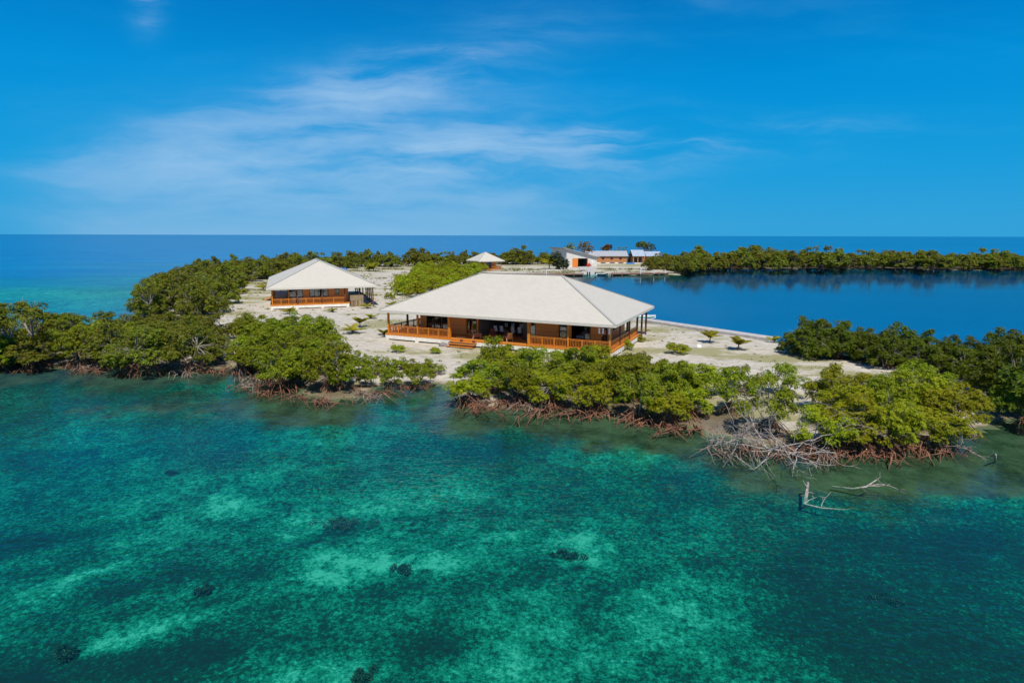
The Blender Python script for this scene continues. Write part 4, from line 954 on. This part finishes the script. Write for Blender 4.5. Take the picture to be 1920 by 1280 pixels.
def plant(key, x, y, s=1.0, sz=None, rz=None, label=None, cat='mangrove', group=None, z=None, lean=0.0):
    k = _used.get(key, 0); _used[key] = k + 1; ent = PR[key][k % len(PR[key])]
    if ent[5] is None: ent[5] = o_ = proto_obj(key, ent[0], ent[1], ent[2], ent[3], ent[4])
    else: o_ = copy_tree(ent[5])
    o_.location = (x, y, (.18 if z is None else z)); o_.scale = (s * rng.uniform(.85, 1.15), s * rng.uniform(.85, 1.15), sz or s)
    o_.rotation_euler = (rng.gauss(0, .04) + lean, rng.gauss(0, .04), rng.uniform(0, 6.283) if rz is None else rz)
    for q_ in ('label', 'category', 'group'):
        if q_ in o_: del o_[q_]
    return tag(o_, label, cat, group)
def along(line, s):
    line = [Vector((*p, 0)) for p in line]; d = [(line[i + 1] - line[i]).length for i in range(len(line) - 1)]; t = s * sum(d)
    for i, L in enumerate(d):
        if t <= L or i == len(d) - 1: return line[i].lerp(line[i + 1], min(1, t / L))
        t -= L
def length(line): return sum((Vector(line[i + 1]) - Vector(line[i])).length for i in range(len(line) - 1))
ORD = ['first', 'second', 'third', 'fourth', 'fifth', 'sixth', 'seventh', 'eighth', 'ninth', 'tenth', 'eleventh', 'twelfth', 'thirteenth', 'fourteenth', 'fifteenth', 'sixteenth', 'seventeenth', 'eighteenth', 'nineteenth', 'twentieth']
def band(keys, fl_, bl_, rows, spacing, s_rng, labelf, group, jit=.3, cat='mangrove', z=None, skip=None):
    for r_ in range(rows):
        f = (r_ + .5) / rows; n_ = max(2, int(length(fl_) * (1 - f) / spacing + length(bl_) * f / spacing))
        for i in range(n_):
            s_ = (i + .5 + (.5 * (r_ % 2) - .25)) / n_
            p = along(fl_, s_).lerp(along(bl_, s_), f + rng.uniform(-jit, jit) / rows)
            p += Vector((rng.uniform(-jit, jit), rng.uniform(-jit, jit), 0)) * spacing * .6
            if skip and skip(p): continue
            sc = rng.uniform(*s_rng)
            plant(rng.choice(keys), p.x, p.y, sc, sc * rng.uniform(.80, 1.16), label=labelf(r_, i, n_), cat=cat, group=group, z=z)
def scatter(keys, poly, spacing, s_rng, label, group, cat='mangrove', z=None, avoid=()):
    poly = np.array(poly); lo, hi = poly.min(0), poly.max(0); pts = []
    for _ in range(4000):
        p = np.array([rng.uniform(lo[0], hi[0]), rng.uniform(lo[1], hi[1])])
        if not inside(poly, p[:1], p[1:])[0] or any(np.hypot(*(p - q)) < spacing for q in pts): continue
        pts.append(p)
    for p in pts:
        sc = rng.uniform(*s_rng); plant(rng.choice(keys), p[0], p[1], sc, sc * rng.uniform(.85, 1.15), label=label, cat=cat, group=group, z=z)
    return len(pts)
rowp = ['at the waterline', 'in the second row', 'in the third row', 'at the landward edge']
# front band before the large villa
L_A = lambda r, i, n_: f"green mangrove before the large villa {rowp[r] if r < 2 else rowp[3]}, {ORD[i]} from the sandy gap"
band(['near', 'near', 'near_bright'], P((868, 764), (960, 762), (1080, 774), (1200, 794), (1320, 824)), P((885, 708), (985, 702), (1090, 706), (1200, 712), (1320, 742)), 4, 2.8, (.68, .95), L_A, 'mangroves along the shore before the large villa')
L_B = lambda r, i, n_: f"thin crowned mangrove over bare sand {['above the dead branches', 'behind the dead branches'][r]}, {ORD[i]} from the villa side"
band(['near_sparse'], P((1350, 826), (1490, 842)), P((1345, 730), (1500, 735)), 2, 2.5, (.78, 1.0), L_B, 'thin mangroves on the sand above the dead branches')
L_C = lambda r, i, n_: f"yellow green mangrove beside the dead branches, {rowp[r] if r < 2 else rowp[3]}, {ORD[i]} of its row"
band(['near_bright', 'near_bright', 'near'], P((1495, 852), (1600, 850), (1700, 854), (1795, 842)), P((1560, 775), (1640, 758), (1720, 758), (1800, 772)), 3, 2.6, (.72, 1.0), L_C, 'yellow green mangroves beside the dead branches')
# left front band
plant('umbrella', *at(52, 690, 0)[:2], 1.0, rz=1.0, label='tall umbrella crowned mangrove with bare trunk standing above the left thicket', group='mangroves of the left shore thicket')
plant('umbrella', *at(-30, 695, 0)[:2], .9, rz=3.0, label='umbrella crowned mangrove cut by the picture edge beside the tallest one', group='mangroves of the left shore thicket')
L_D = lambda r, i, n_: f"mangrove of the left shore thicket {rowp[r]}, {ORD[i]} from its seaward end"
band(['left', 'left', 'near'], P((-120, 708), (60, 704), (180, 700), (300, 706), (420, 702)), P((-120, 664), (40, 655), (180, 632), (300, 634), (420, 640)), 4, 3.5, (.84, 1.1), L_D, 'mangroves of the left shore thicket')
L_E = lambda r, i, n_: f"dense sand side mangrove of the left thicket, {rowp[r]}, {ORD[i]} of its row"
band(['near'], P((455, 714), (520, 740), (610, 752), (650, 738)), P((440, 628), (500, 632), (570, 640), (600, 660)), 4, 2.8, (.80, 1.02), L_E, 'green mangroves at the sandy side of the left thicket')
L_F = lambda r, i, n_: f"low mangrove shrub left of the sandy inlet, {['at the waterline', 'behind the waterline'][r]}, {ORD[i]} from the thicket"
band(['low'], P((640, 744), (720, 728), (815, 728)), P((650, 700), (730, 690), (815, 704)), 2, 1.9, (.75, 1.2), L_F, 'low mangrove shrubs left of the inlet', cat='shrub')
# hedge right of the lagoon wall
hb = [(31.2, 67.6), (40, 64.0), (50, 58.5), (62, 54.5), (74, 54)]; hf = [(30.9, 63.6), (35.6, 58.6), (39.0, 53.2), (41.5, 48.0), (47, 45)]
L_G = lambda r, i, n_: f"dark mangrove of the lagoon hedge, {['on its sand side', 'in its middle', 'behind its middle', 'on its lagoon side'][r]}, {ORD[i]} from the wall"
band(['hedge'], hf, hb, 4, 2.6, (.66, .90), L_G, 'dark mangroves of the hedge by the lagoon')
for px_, py_, s_, lb in ((1868, 742, 1.0, 'dark mangrove standing forward of the hedge, uppermost of three at the right'), (1905, 772, 1.1, 'dark mangrove with a leaning trunk by the water at the right end, middle of three'), (1935, 796, 1.1, 'dark mangrove overhanging the water at the right end, lowest of three'), (1900, 716, 1.0, 'dark mangrove at the foot of the hedge near the right end')):
    p = at(px_, py_, 0); plant('hedge', p.x, p.y, s_, label=lb, group='dark mangroves of the hedge by the lagoon')
# left back cape
scatter(['mid', 'mid', 'left'], P((285, 602), (350, 600), (405, 596), (425, 566), (440, 538), (500, 526), (560, 518), (560, 509), (430, 516), (350, 531), (305, 549), (264, 580)), 4.4, (.95, 1.3), 'mangrove of the cape behind the left thicket, seaward of the second villa', 'mangroves of the cape left of the second villa')
plant('grey', *at(370, 575, 0)[:2], 1.15, label='grey nearly leafless mangrove in the middle of the cape thicket', cat='mangrove')
plant('umbrella', *at(290, 603, 0)[:2], .85, label='leaning mangrove at the tip of the cape with its trunk in the water', group='mangroves of the cape left of the second villa', lean=.12)
# back shore behind the villas
H_f = P((545, 511), (640, 506.5), (760, 502), (860, 500), (960, 498.5), (1032, 497.5))
H_b = [(p[0] * 1.09, p[1] + 20) for p in H_f]
band(['far', 'mid'], H_f, H_b, 3, 6.2, (.85, 1.2), lambda r, i, n_: 'tree of the dark row on the back shore between the second villa and the boathouse', 'trees on the back shore')
# far shore of the lagoon
I_f = P((1276, 513), (1306, 507.5), (1400, 506), (1500, 506.5), (1600, 506), (1700, 507), (1800, 508), (1920, 509), (1990, 510))
I_b = [(p[0] * 1.14 + 2, p[1] + 30) for p in I_f]
L_I = lambda r, i, n_: ['mangrove with its foot in the far side of the lagoon', 'mangrove behind the front row across the lagoon', 'tall mangrove at the back of the far lagoon shore', 'tall mangrove at the back of the far lagoon shore'][r]
band(['far'], I_f, I_b, 3, 5.8, (.85, 1.25), L_I, 'mangroves on the far shore of the lagoon')
plant('mid', *at(1266, 513.5, 0)[:2], .9, label='mangrove overhanging the end of the right dock', group='mangroves on the point by the right dock'); plant('mid', *at(1283, 513.5, 0)[:2], 1.0, label='mangrove in the water just past the end of the right dock', group='mangroves on the point by the right dock')
scatter(['far', 'mid'], P((1205, 508), (1240, 509), (1278, 511), (1300, 500), (1260, 495), (1225, 497)), 5.5, (.7, .95), 'mangrove on the point at the end of the right dock', 'mangroves on the point by the right dock')
# green bushes between the villas and the cabin
scatter(['bush'], P((752, 562), (790, 562), (870, 530), (905, 512), (885, 507), (800, 507), (772, 522), (752, 545)), 4.0, (.7, 1.25), 'bright green bush of the patch behind the large villa', 'bright bushes behind the large villa', 'bush', z=.3)
for px_, py_, s_, lb in ((745, 660, .35, 'small round bush on the sand before the left porch of the large villa'), (1172, 655, .42, 'green bush against the foundation at the right corner of the large villa'), (1198, 640, .30, 'little bush beside the carport end of the large villa'),
                        (816, 662, .28, 'tiny bush beside the rocks at the deck steps'), (692, 508, .8, 'round bush beside the sandy track on the back shore'), (730, 560, .45, 'low bush beside the sandy track near the second villa'), (1268, 663, .5, 'low green bush right of the large villa on the grass')):
    p = at(px_, py_, GROUND_Z); plant('bush', p.x, p.y, s_, label=lb, cat='bush', z=.3)

# young coconut palms
def make_palm(seed, H, nf=9, L=1.3):
    rr = random.Random(seed); t = empty('young_palm', (0, 0, -50)); m = MB(); at_ = []
    MB().tube([(0, 0, -.1), (.02, 0, H * .5), (0, .02, H)], [.09, .08, .06], 7).build('trunk', M['palm_trunk'], t, True)
    for k in range(nf):
        an = k * 2.4 + rr.uniform(-.2, .2); el = rr.uniform(.55, 1.4); d = Vector((math.cos(an), math.sin(an), 0)); m = MB(); at_ = []
        pts = [Vector((0, 0, H)) + d * (L * u * math.cos(el) + .25 * L * u * u) + Vector((0, 0, L * (u * math.sin(el) - .42 * u * u))) for u in [i / 7 for i in range(8)]]
        m.tube(pts, [.025 * (1 - i / 9) for i in range(8)], 3, False); s_ = Vector((-d.y, d.x, 0))
        for i in range(1, 8):
            for sg in (-1, 1):
                for h_ in (0, .5):
                    c0 = pts[i - 1].lerp(pts[i], h_); fw = (pts[i] - pts[i - 1]).normalized(); l_ = L * .42 * (1 - abs(i - 3.5) / 6)
                    e = c0 + s_ * sg * l_ * .8 + fw * l_ * .55 - Vector((0, 0, l_ * .35)); w_ = fw * .035 * L
                    m.poly([c0 - w_, c0 + w_, c0.lerp(e, .6) + w_ * 1.2, e], [(0, 1, 2, 3)])
        v_ = rr.random(); col_ = np.zeros((len(m.V), 4)); col_[:, 0] = rr.random(); col_[:, 1] = rr.uniform(.55, .98); col_[:, 3] = 1
        mesh_np('frond', np.array(m.V), list(m.F), M['palm_leaf'], t, attr={'leaf': col_})
    return t
palm_p = [make_palm(5, .35, 10, 1.5), make_palm(9, .7, 11, 1.6), make_palm(12, .2, 8, 1.4)]
palm_used = [False] * 3
PALMS = [(543, 588, 0, 1.0, 'yellow young palm before the left end of the second villa'), (623, 585, 2, .8, 'small palm before the middle of the second villa railing'), (688, 578, 0, .9, 'young palm at the carport corner of the second villa'),
         (695, 597, 2, .85, 'small palm on the sand between the two villas, uppermost of three'), (675, 613, 1, .95, 'young palm on the sand between the villas, middle of three'), (661, 625, 0, 1.15, 'spreading yellow green palm on the sand, nearest the left thicket'),
         (1331, 642, 1, .95, 'golden young palm beside the lagoon wall'), (1384, 656, 1, 1.0, 'green young palm on the grass left of the dark hedge'), (721, 628, 2, 1.0, 'yellow palm just outside the left porch corner of the large villa'),
         (459, 543, 1, 1.3, 'yellow palm on the grass seaward of the second villa'), (494, 543, 0, 1.3, 'orange tinged palm near the second villa roof corner'), (455, 551, 0, 1.1, 'small palm on the grass nearest the cape thicket'),
         (1030, 504, 1, 2.6, 'bright yellow palm bush left of the boathouse'), (701, 508.5, 1, 2.0, 'yellow palm under the back shore trees beside the track'), (1008, 496, 1, 2.0, 'yellow palm beneath the back shore trees near the boathouse'), (735, 574, 2, 1.0, 'small palm beside the sandy track behind the large villa'),
         (1452, 640, 2, .8, 'little palm at the end of the concrete lagoon wall'), (578, 520, 2, 1.0, None)]
for px_, py_, k, s_, lb in PALMS:
    if lb is None: continue
    p = at(px_, py_, GROUND_Z); o_ = copy_tree(palm_p[k]) if palm_used[k] else palm_p[k]; palm_used[k] = True
    o_.location = (p.x, p.y, .3); o_.scale = (s_,) * 3; o_.rotation_euler = (0, 0, rng.uniform(0, 6)); tag(o_, lb, 'palm', 'young palms on the sand')
# far taller trees above the back shore
def tall_tree(px_, py_, H, Rr, leafm, label, seed, flat=.6, base=.55, name='shore_tree', per=14):
    p = at(px_, py_, GROUND_Z)
    pr = make_mangrove(seed, H=H, Rr=Rr, nl=11, per=per, leaves=6, lobe=Rr * .42, ln=.7, wd=.34, base=base, flat=flat, nroot=0)
    o_ = proto_obj('x', pr, M[leafm], M['bark'], M['root'], name); o_.location = (p.x, p.y, .3)
    return tag(o_, label, 'tree')
M['leaf_autumn'] = leaf_mat('rusty_almond_leaf', (.20, .13, .02), (.11, .09, .015), (.36, .15, .03))
M['leaf_blue'] = leaf_mat('grey_green_needle', (.075, .115, .055), (.035, .06, .03), (.12, .15, .06))
tall_tree(1096, 494, 9.5, 3.6, 'leaf_autumn', 'rusty orange leaved tree behind the boathouse roof', 51)
tall_tree(1066, 491, 9.0, 3.0, 'leaf_olive', 'thin dark tree behind the high end of the boathouse roof', 52, per=8)
tall_tree(1137, 491, 9.0, 2.6, 'leaf_autumn', 'narrow brown green tree behind the bungalow roof', 53)
tall_tree(1204, 492, 9.5, 3.4, 'leaf_dark', 'dark flat crowned tree before the blue roofed house', 54, flat=.35, base=.72)
tall_tree(1216, 492, 9.5, 3.6, 'leaf_blue', 'airy green tree behind the blue roofed house', 55, per=8)
tall_tree(1410, 497, 8.6, 3.4, 'leaf_dark', 'dark tree rising above the far lagoon mangroves', 56, flat=.4, base=.7)
tall_tree(1160, 490, 6, 6.0, 'leaf_olive', 'broad low tree between the bungalow and the blue roofed house', 57, base=.2)
for k, (px_, py_, H, lb) in enumerate(((1043, 504, 5.6, 'feathery grey green shrub at the left wall of the boathouse'), (1055, 505, 4.6, 'lower feathery shrub before the boathouse corner'))):
    tall_tree(px_, py_, H, 2.4, 'leaf_blue', lb, 60 + k, base=.08, flat=1.2, name='feathery_shrub', per=26)

# tangles of prop roots in front of the trees
def make_tangle(seed):
    rr = random.Random(seed); m = MB()
    m.tube([(-1.9, .3, .02), (-.9, .15, .16), (0, .35, .22), (.9, .2, .14), (1.9, .3, 0)], [.03, .05, .06, .05, .03], 6)
    for k in range(30):
        a_ = Vector((rr.gauss(0, 1.0), rr.gauss(.3, .5), rr.uniform(.15, .75))); an = rr.uniform(-3.6, .5) if rr.random() < .6 else rr.uniform(0, 6.28); l_ = rr.uniform(.5, 1.9)
        e = a_ + Vector((math.cos(an) * l_, math.sin(an) * l_, 0)); e.z = -.6; md = a_.lerp(e, .45) + Vector((rr.gauss(0, .15), rr.gauss(0, .15), rr.uniform(.05, .5)))
        pts = [a_ * (1 - u) ** 2 + md * 2 * u * (1 - u) + e * u * u + Vector((rr.gauss(0, .025), rr.gauss(0, .025), 0)) for u in [i / 7 for i in range(8)]]
        w_ = rr.choice((.014, .02, .026, .04, .055)); m.tube(pts, [w_ * (1 - .04 * i) for i in range(8)], 5, False)
        if rr.random() < .6:
            j = rr.randrange(2, 6); f_ = pts[j] + Vector((rr.gauss(0, .5), rr.gauss(-.2, .4), 0)); f_.z = rr.choice((-.6, rr.uniform(.1, .8)))
            m.tube([pts[j], pts[j].lerp(f_, .5) + Vector((0, 0, .2)), f_], [w_ * .8, w_ * .65, w_ * .4], 4, False)
    return m
tang = []
def tangles(line, n_, labelf, group, s_=(.8, 1.15), mats=('root', 'root', 'root_grey')):
    for i in range(n_):
        p = along(line, (i + .5 + rng.uniform(-.3, .3)) / n_)
        if len(tang) < 5: o_ = make_tangle(300 + len(tang)).build('root_tangle', M[mats[len(tang) % 3]], None, True); tang.append(o_)
        else: o_ = tang[rng.randrange(5)].copy(); COL.objects.link(o_)
        k = rng.uniform(*s_); o_.location = (p.x, p.y + rng.uniform(.4, 1.8), .0); o_.scale = (k * rng.choice((-1, 1)), k, k * rng.uniform(.6, 1.0)); o_.rotation_euler = (0, 0, rng.gauss(0, .5))
        tag(o_, labelf(i), 'roots', group)
M['root_grey'] = simple('grey_brown_root', (.27, .19, .15), .9, .5, 4, .2)
tangles(P((858, 772), (960, 770), (1080, 784), (1200, 800), (1330, 830)), 9, lambda i: f'red prop root tangle in the shallows before the large villa, {ORD[i]} from the inlet', 'root tangles before the large villa')
tangles(P((1350, 852), (1500, 868), (1640, 866), (1780, 864)), 9, lambda i: f'red prop root tangle along the yellow green clump, {ORD[i]} from the dead branches', 'root tangles by the yellow green clump')
tangles(P((452, 716), (480, 744), (560, 762), (650, 760), (720, 740), (800, 732)), 8, lambda i: f'red brown prop root tangle left of the sandy inlet, {ORD[i]} from the left thicket', 'root tangles left of the inlet', (.7, 1.0))
tangles(P((-20, 706), (120, 699), (250, 704), (360, 708), (430, 702)), 6, lambda i: f'dark red root tangle under the left thicket, {ORD[i]} from its seaward end', 'root tangles of the left thicket', (.6, .9))

# dead branches in the shallows
def dead_tree(name, loc, rz, seed, L, label, n=9, up=.5, mat='bleached', w=.07, spread=1.0, stems=3):
    rr = random.Random(seed); m = MB()
    def grow(p, d, l, w_, lev):
        pts = [p]; k = 5
        for i in range(k):
            d = (d + Vector((rr.gauss(0, .22), rr.gauss(0, .22), rr.gauss(0, .16) - .03))).normalized(); p = p + d * l / k
            if p.z < -.25: d.z = abs(d.z) * .6
            pts.append(p.copy())
        m.tube(pts, [w_ * (1 - .10 * i) for i in range(k + 1)], 5)
        if lev == 0: return
        for _ in range(rr.choice((2, 3, 3)) if lev > 1 else 2):
            j = rr.randrange(2, k + 1); a_ = Vector((rr.gauss(0, 1), rr.gauss(0, 1), rr.gauss(.1, .7))).normalized()
            grow(pts[j], (d + a_ * spread).normalized(), l * rr.uniform(.5, .8), w_ * .58, lev - 1)
    for s_ in range(stems):
        an = -math.pi / 2 + (s_ - (stems - 1) / 2) * .8 + rr.uniform(-.2, .2)
        grow(Vector((rr.uniform(-.3, .3), 0, .35)), Vector((math.cos(an), math.sin(an), up * rr.uniform(.3, 1.2))).normalized(), L, w, 3)
    o_ = m.build(name, M[mat], None, True); o_.location = loc; o_.rotation_euler = (0, 0, rz)
    return tag(o_, label, 'dead branches', 'dead branches fallen in the shallows')
p = at(1440, 856, 0); dead_tree('fallen_tree', (p.x, p.y, .15), .2, 3, 2.9, 'big tangle of bleached dead branches spilling into the water below the thin mangroves', w=.05, stems=8, spread=1.25)
p = at(1385, 846, 0); dead_tree('fallen_tree', (p.x, p.y, .15), -.4, 8, 2.3, 'pale bare branches reaching from the shore left of the big dead tangle', w=.038, stems=3)
p = at(1490, 862, 0); dead_tree('fallen_tree', (p.x, p.y, .1), .15, 14, 2.3, 'white fan of dead twigs at the outer end of the tangle', w=.038, stems=6, mat='bleached')
p = at(1790, 850, 0); dead_tree('fallen_tree', (p.x, p.y, .1), .7, 21, 1.1, 'thin grey dead branches dipping into the water at the clump end', w=.024, stems=3)
p = at(900, 772, 0); dead_tree('fallen_tree', (p.x, p.y, .1), -.7, 33, 1.9, 'brown grey root tangle lying in the water at the sandy inlet', w=.05, stems=4, mat='root', up=.25)
p = at(480, 735, 0); dead_tree('fallen_tree', (p.x, p.y, .1), -.5, 41, 1.0, 'pale dead branches at the foot of the left thicket corner', w=.03, stems=3, up=.3)
def limb(name, pts, rads, twigs, label, seed, mat='bleached'):
    rr = random.Random(seed); m = MB(); m.tube(pts, rads, 6)
    for i, d, l in twigs:
        b_ = Vector(pts[i]); d = Vector(d).normalized(); e = [b_]
        for k in range(5): d = (d + Vector((rr.gauss(0, .2), rr.gauss(0, .2), rr.gauss(0, .12)))).normalized(); b_ = b_ + d * l / 5; e.append(b_.copy())
        m.tube(e, [rads[i] * .6 * (1 - .15 * k) for k in range(6)], 5)
        for k in (2, 3, 4): m.tube([e[k], e[k] + Vector((rr.gauss(0, .25), rr.gauss(0, .25), rr.uniform(-.05, .3))) * l * .8], [rads[i] * .3, rads[i] * .12], 4)
    o_ = m.build(name, M[mat], None, True); return tag(o_, label, 'dead branches', 'dead branches fallen in the shallows')
A = lambda px_, py_, z: tuple(at(px_, py_, z))
limb('sunken_branch', [A(1515, 905, .25), A(1512, 925, .0), A(1508, 945, -.25), A(1540, 952, -.25), A(1585, 955, -.15)], [.075, .075, .075, .05, .02], [(2, (.9, .5, .45), 1.6), (2, (1, .2, .35), .9), (3, (.5, .6, .5), 1.0), (4, (.8, .1, .3), .5)], 'crooked dead trunk half sunk in the shallows with white twigs showing', 71)
limb('sunken_branch', [A(1560, 912, -.3), A(1600, 916, -.2), A(1625, 912, .1), A(1645, 898, .45)], [.06, .06, .055, .02], [(2, (1, .05, .12), 2.0), (2, (.8, -.5, .1), 1.1), (3, (.6, .3, .2), .6)], 'dead limb lying in the shallows right of the crooked trunk, white twigs spread', 72)
limb('stake', [A(1865, 870, -.6), A(1867, 852, .55)], [.06, .05], [], 'short bleached stake standing in the water below the hedge', 73)

# dark weed clumps on the sea floor
for i, (px_, py_, r_, lb) in enumerate(((640, 978, .85, 'broad greyish weed patch under the water beside a pale sand spot'), (1072, 1042, .42, 'dark weed clump at the edge of the pale sand spot in the middle shallows'), (325, 886, .30, 'small dark weed clump under the bluish water on the left'), (380, 1107, .26, 'dark weed clump on the green sea floor, lower left'),
        (756, 1066, .26, 'small dark weed clump near the centre of the foreground sea floor'), (684, 1268, .32, 'dark round weed clump at the bottom edge of the picture'), (120, 1226, .32, 'dark weed clump in the lower left corner shallows'), (1660, 1126, .45, 'wide dark weed clump in the green water on the right'), (1330, 915, .30, 'dark weed clump in the shallows left of the crooked dead trunk'))):
    p = at(px_, py_, -1.35); rr = random.Random(90 + i); big = r_ > .7
    lobes = [(rr.gauss(0, r_ * .75), rr.gauss(0, r_ * .5), rr.uniform(.02, .12), r_ * rr.uniform(.25, .5), .10) for _ in range(14 if big else 9)]
    V_, F_, at_ = leaf_cloud('x', None, lobes, 14 if big else 20, 5, .13, .04, 400 + i, fill=.5, up=.6)
    o = mesh_np('weed_clump', V_, F_, M['weed_grey'] if big else M['weed'], attr={'leaf': at_}); o.location = (p.x, p.y, -1.42); tag(o, lb, 'weed', 'weed clumps in the shallows')

# dry grass tufts on the sand: nobody could count them
gv = []; gf = []; ga = []
gx = nrng.uniform(-75, 60, 26000); gy = nrng.uniform(45, 235, 26000)
gs = sdist(COAST, gx, gy); gg = .5 + fbm(gx * .7, gy * 1.6, .16, 5) * 2.0 + fbm(gx, gy, .9, 2) * .8
keep = (gs > 2.5) & (gg > .78)
b_ = 0
for x, y in zip(gx[keep], gy[keep]):
    u = vloc(0, 0); rel = Vector((x - VX, y - VY)); cc, ss = math.cos(VYAW), math.sin(VYAW); lx, ly = cc * rel.x + ss * rel.y + VL / 2, -ss * rel.x + cc * rel.y
    if -.0 < lx < VL and 0.2 < ly < VW: continue
    big = 1 + max(0, y - 80) / 60
    for k in range(5):
        an = rng.uniform(0, 6.28); h = rng.uniform(.10, .26) * big; q = rng.uniform(.05, .22) * big; w_ = .03 * big
        px_, py_ = x + rng.gauss(0, .12) * big, y + rng.gauss(0, .12) * big
        gv += [(px_ - w_ * math.sin(an), py_ + w_ * math.cos(an), .27), (px_ + w_ * math.sin(an), py_ - w_ * math.cos(an), .27), (px_ + q * math.cos(an), py_ + q * math.sin(an), .30 + h)]
        gf.append((b_, b_ + 1, b_ + 2)); b_ += 3; c_ = rng.random(), rng.random(); ga += [(c_[0], c_[1], 0, 1)] * 3
sv = []; sf = []; sa = []; b2_ = 0; gm_ = np.random.default_rng(5)
sx, sy = gm_.uniform(-60, 45, 6000), gm_.uniform(46, 200, 6000)
sg = sdist(COAST, sx, sy); sk = (sg > 3) & (fbm(sx, sy, .35, 4) > .02)
for x, y in zip(sx[sk][:1600], sy[sk][:1600]):
    rel = Vector((x - VX, y - VY)); cc, ss = math.cos(VYAW), math.sin(VYAW); lx, ly = cc * rel.x + ss * rel.y + VL / 2, -ss * rel.x + cc * rel.y
    if -.3 < lx < VL + .3 and -.2 < ly < VW + .3: continue
    r_ = gm_.uniform(.05, .21) * (1 + max(0, y - 80) / 120)
    V_, F_, at_ = leaf_cloud('x', None, [(x, y, .27 + r_ * .3, r_, r_ * .55)], 9, 5, r_ * .7, r_ * .34, int(gm_.integers(1e6)))
    sv.append(V_); sf.append(F_ + b2_); sa.append(at_); b2_ += len(V_)
o = mesh_np('scrub', np.concatenate(sv), np.concatenate(sf), M['leaf_olive'], attr={'leaf': np.concatenate(sa)}); tag(o, 'small low weeds dotted over the coral sand', kind='stuff')
o = mesh_np('grass', np.array(gv), np.array(gf), M['grass_leaf'], attr={'leaf': np.array(ga)}); tag(o, 'thin dry grass tufts scattered over the coral sand', kind='stuff')
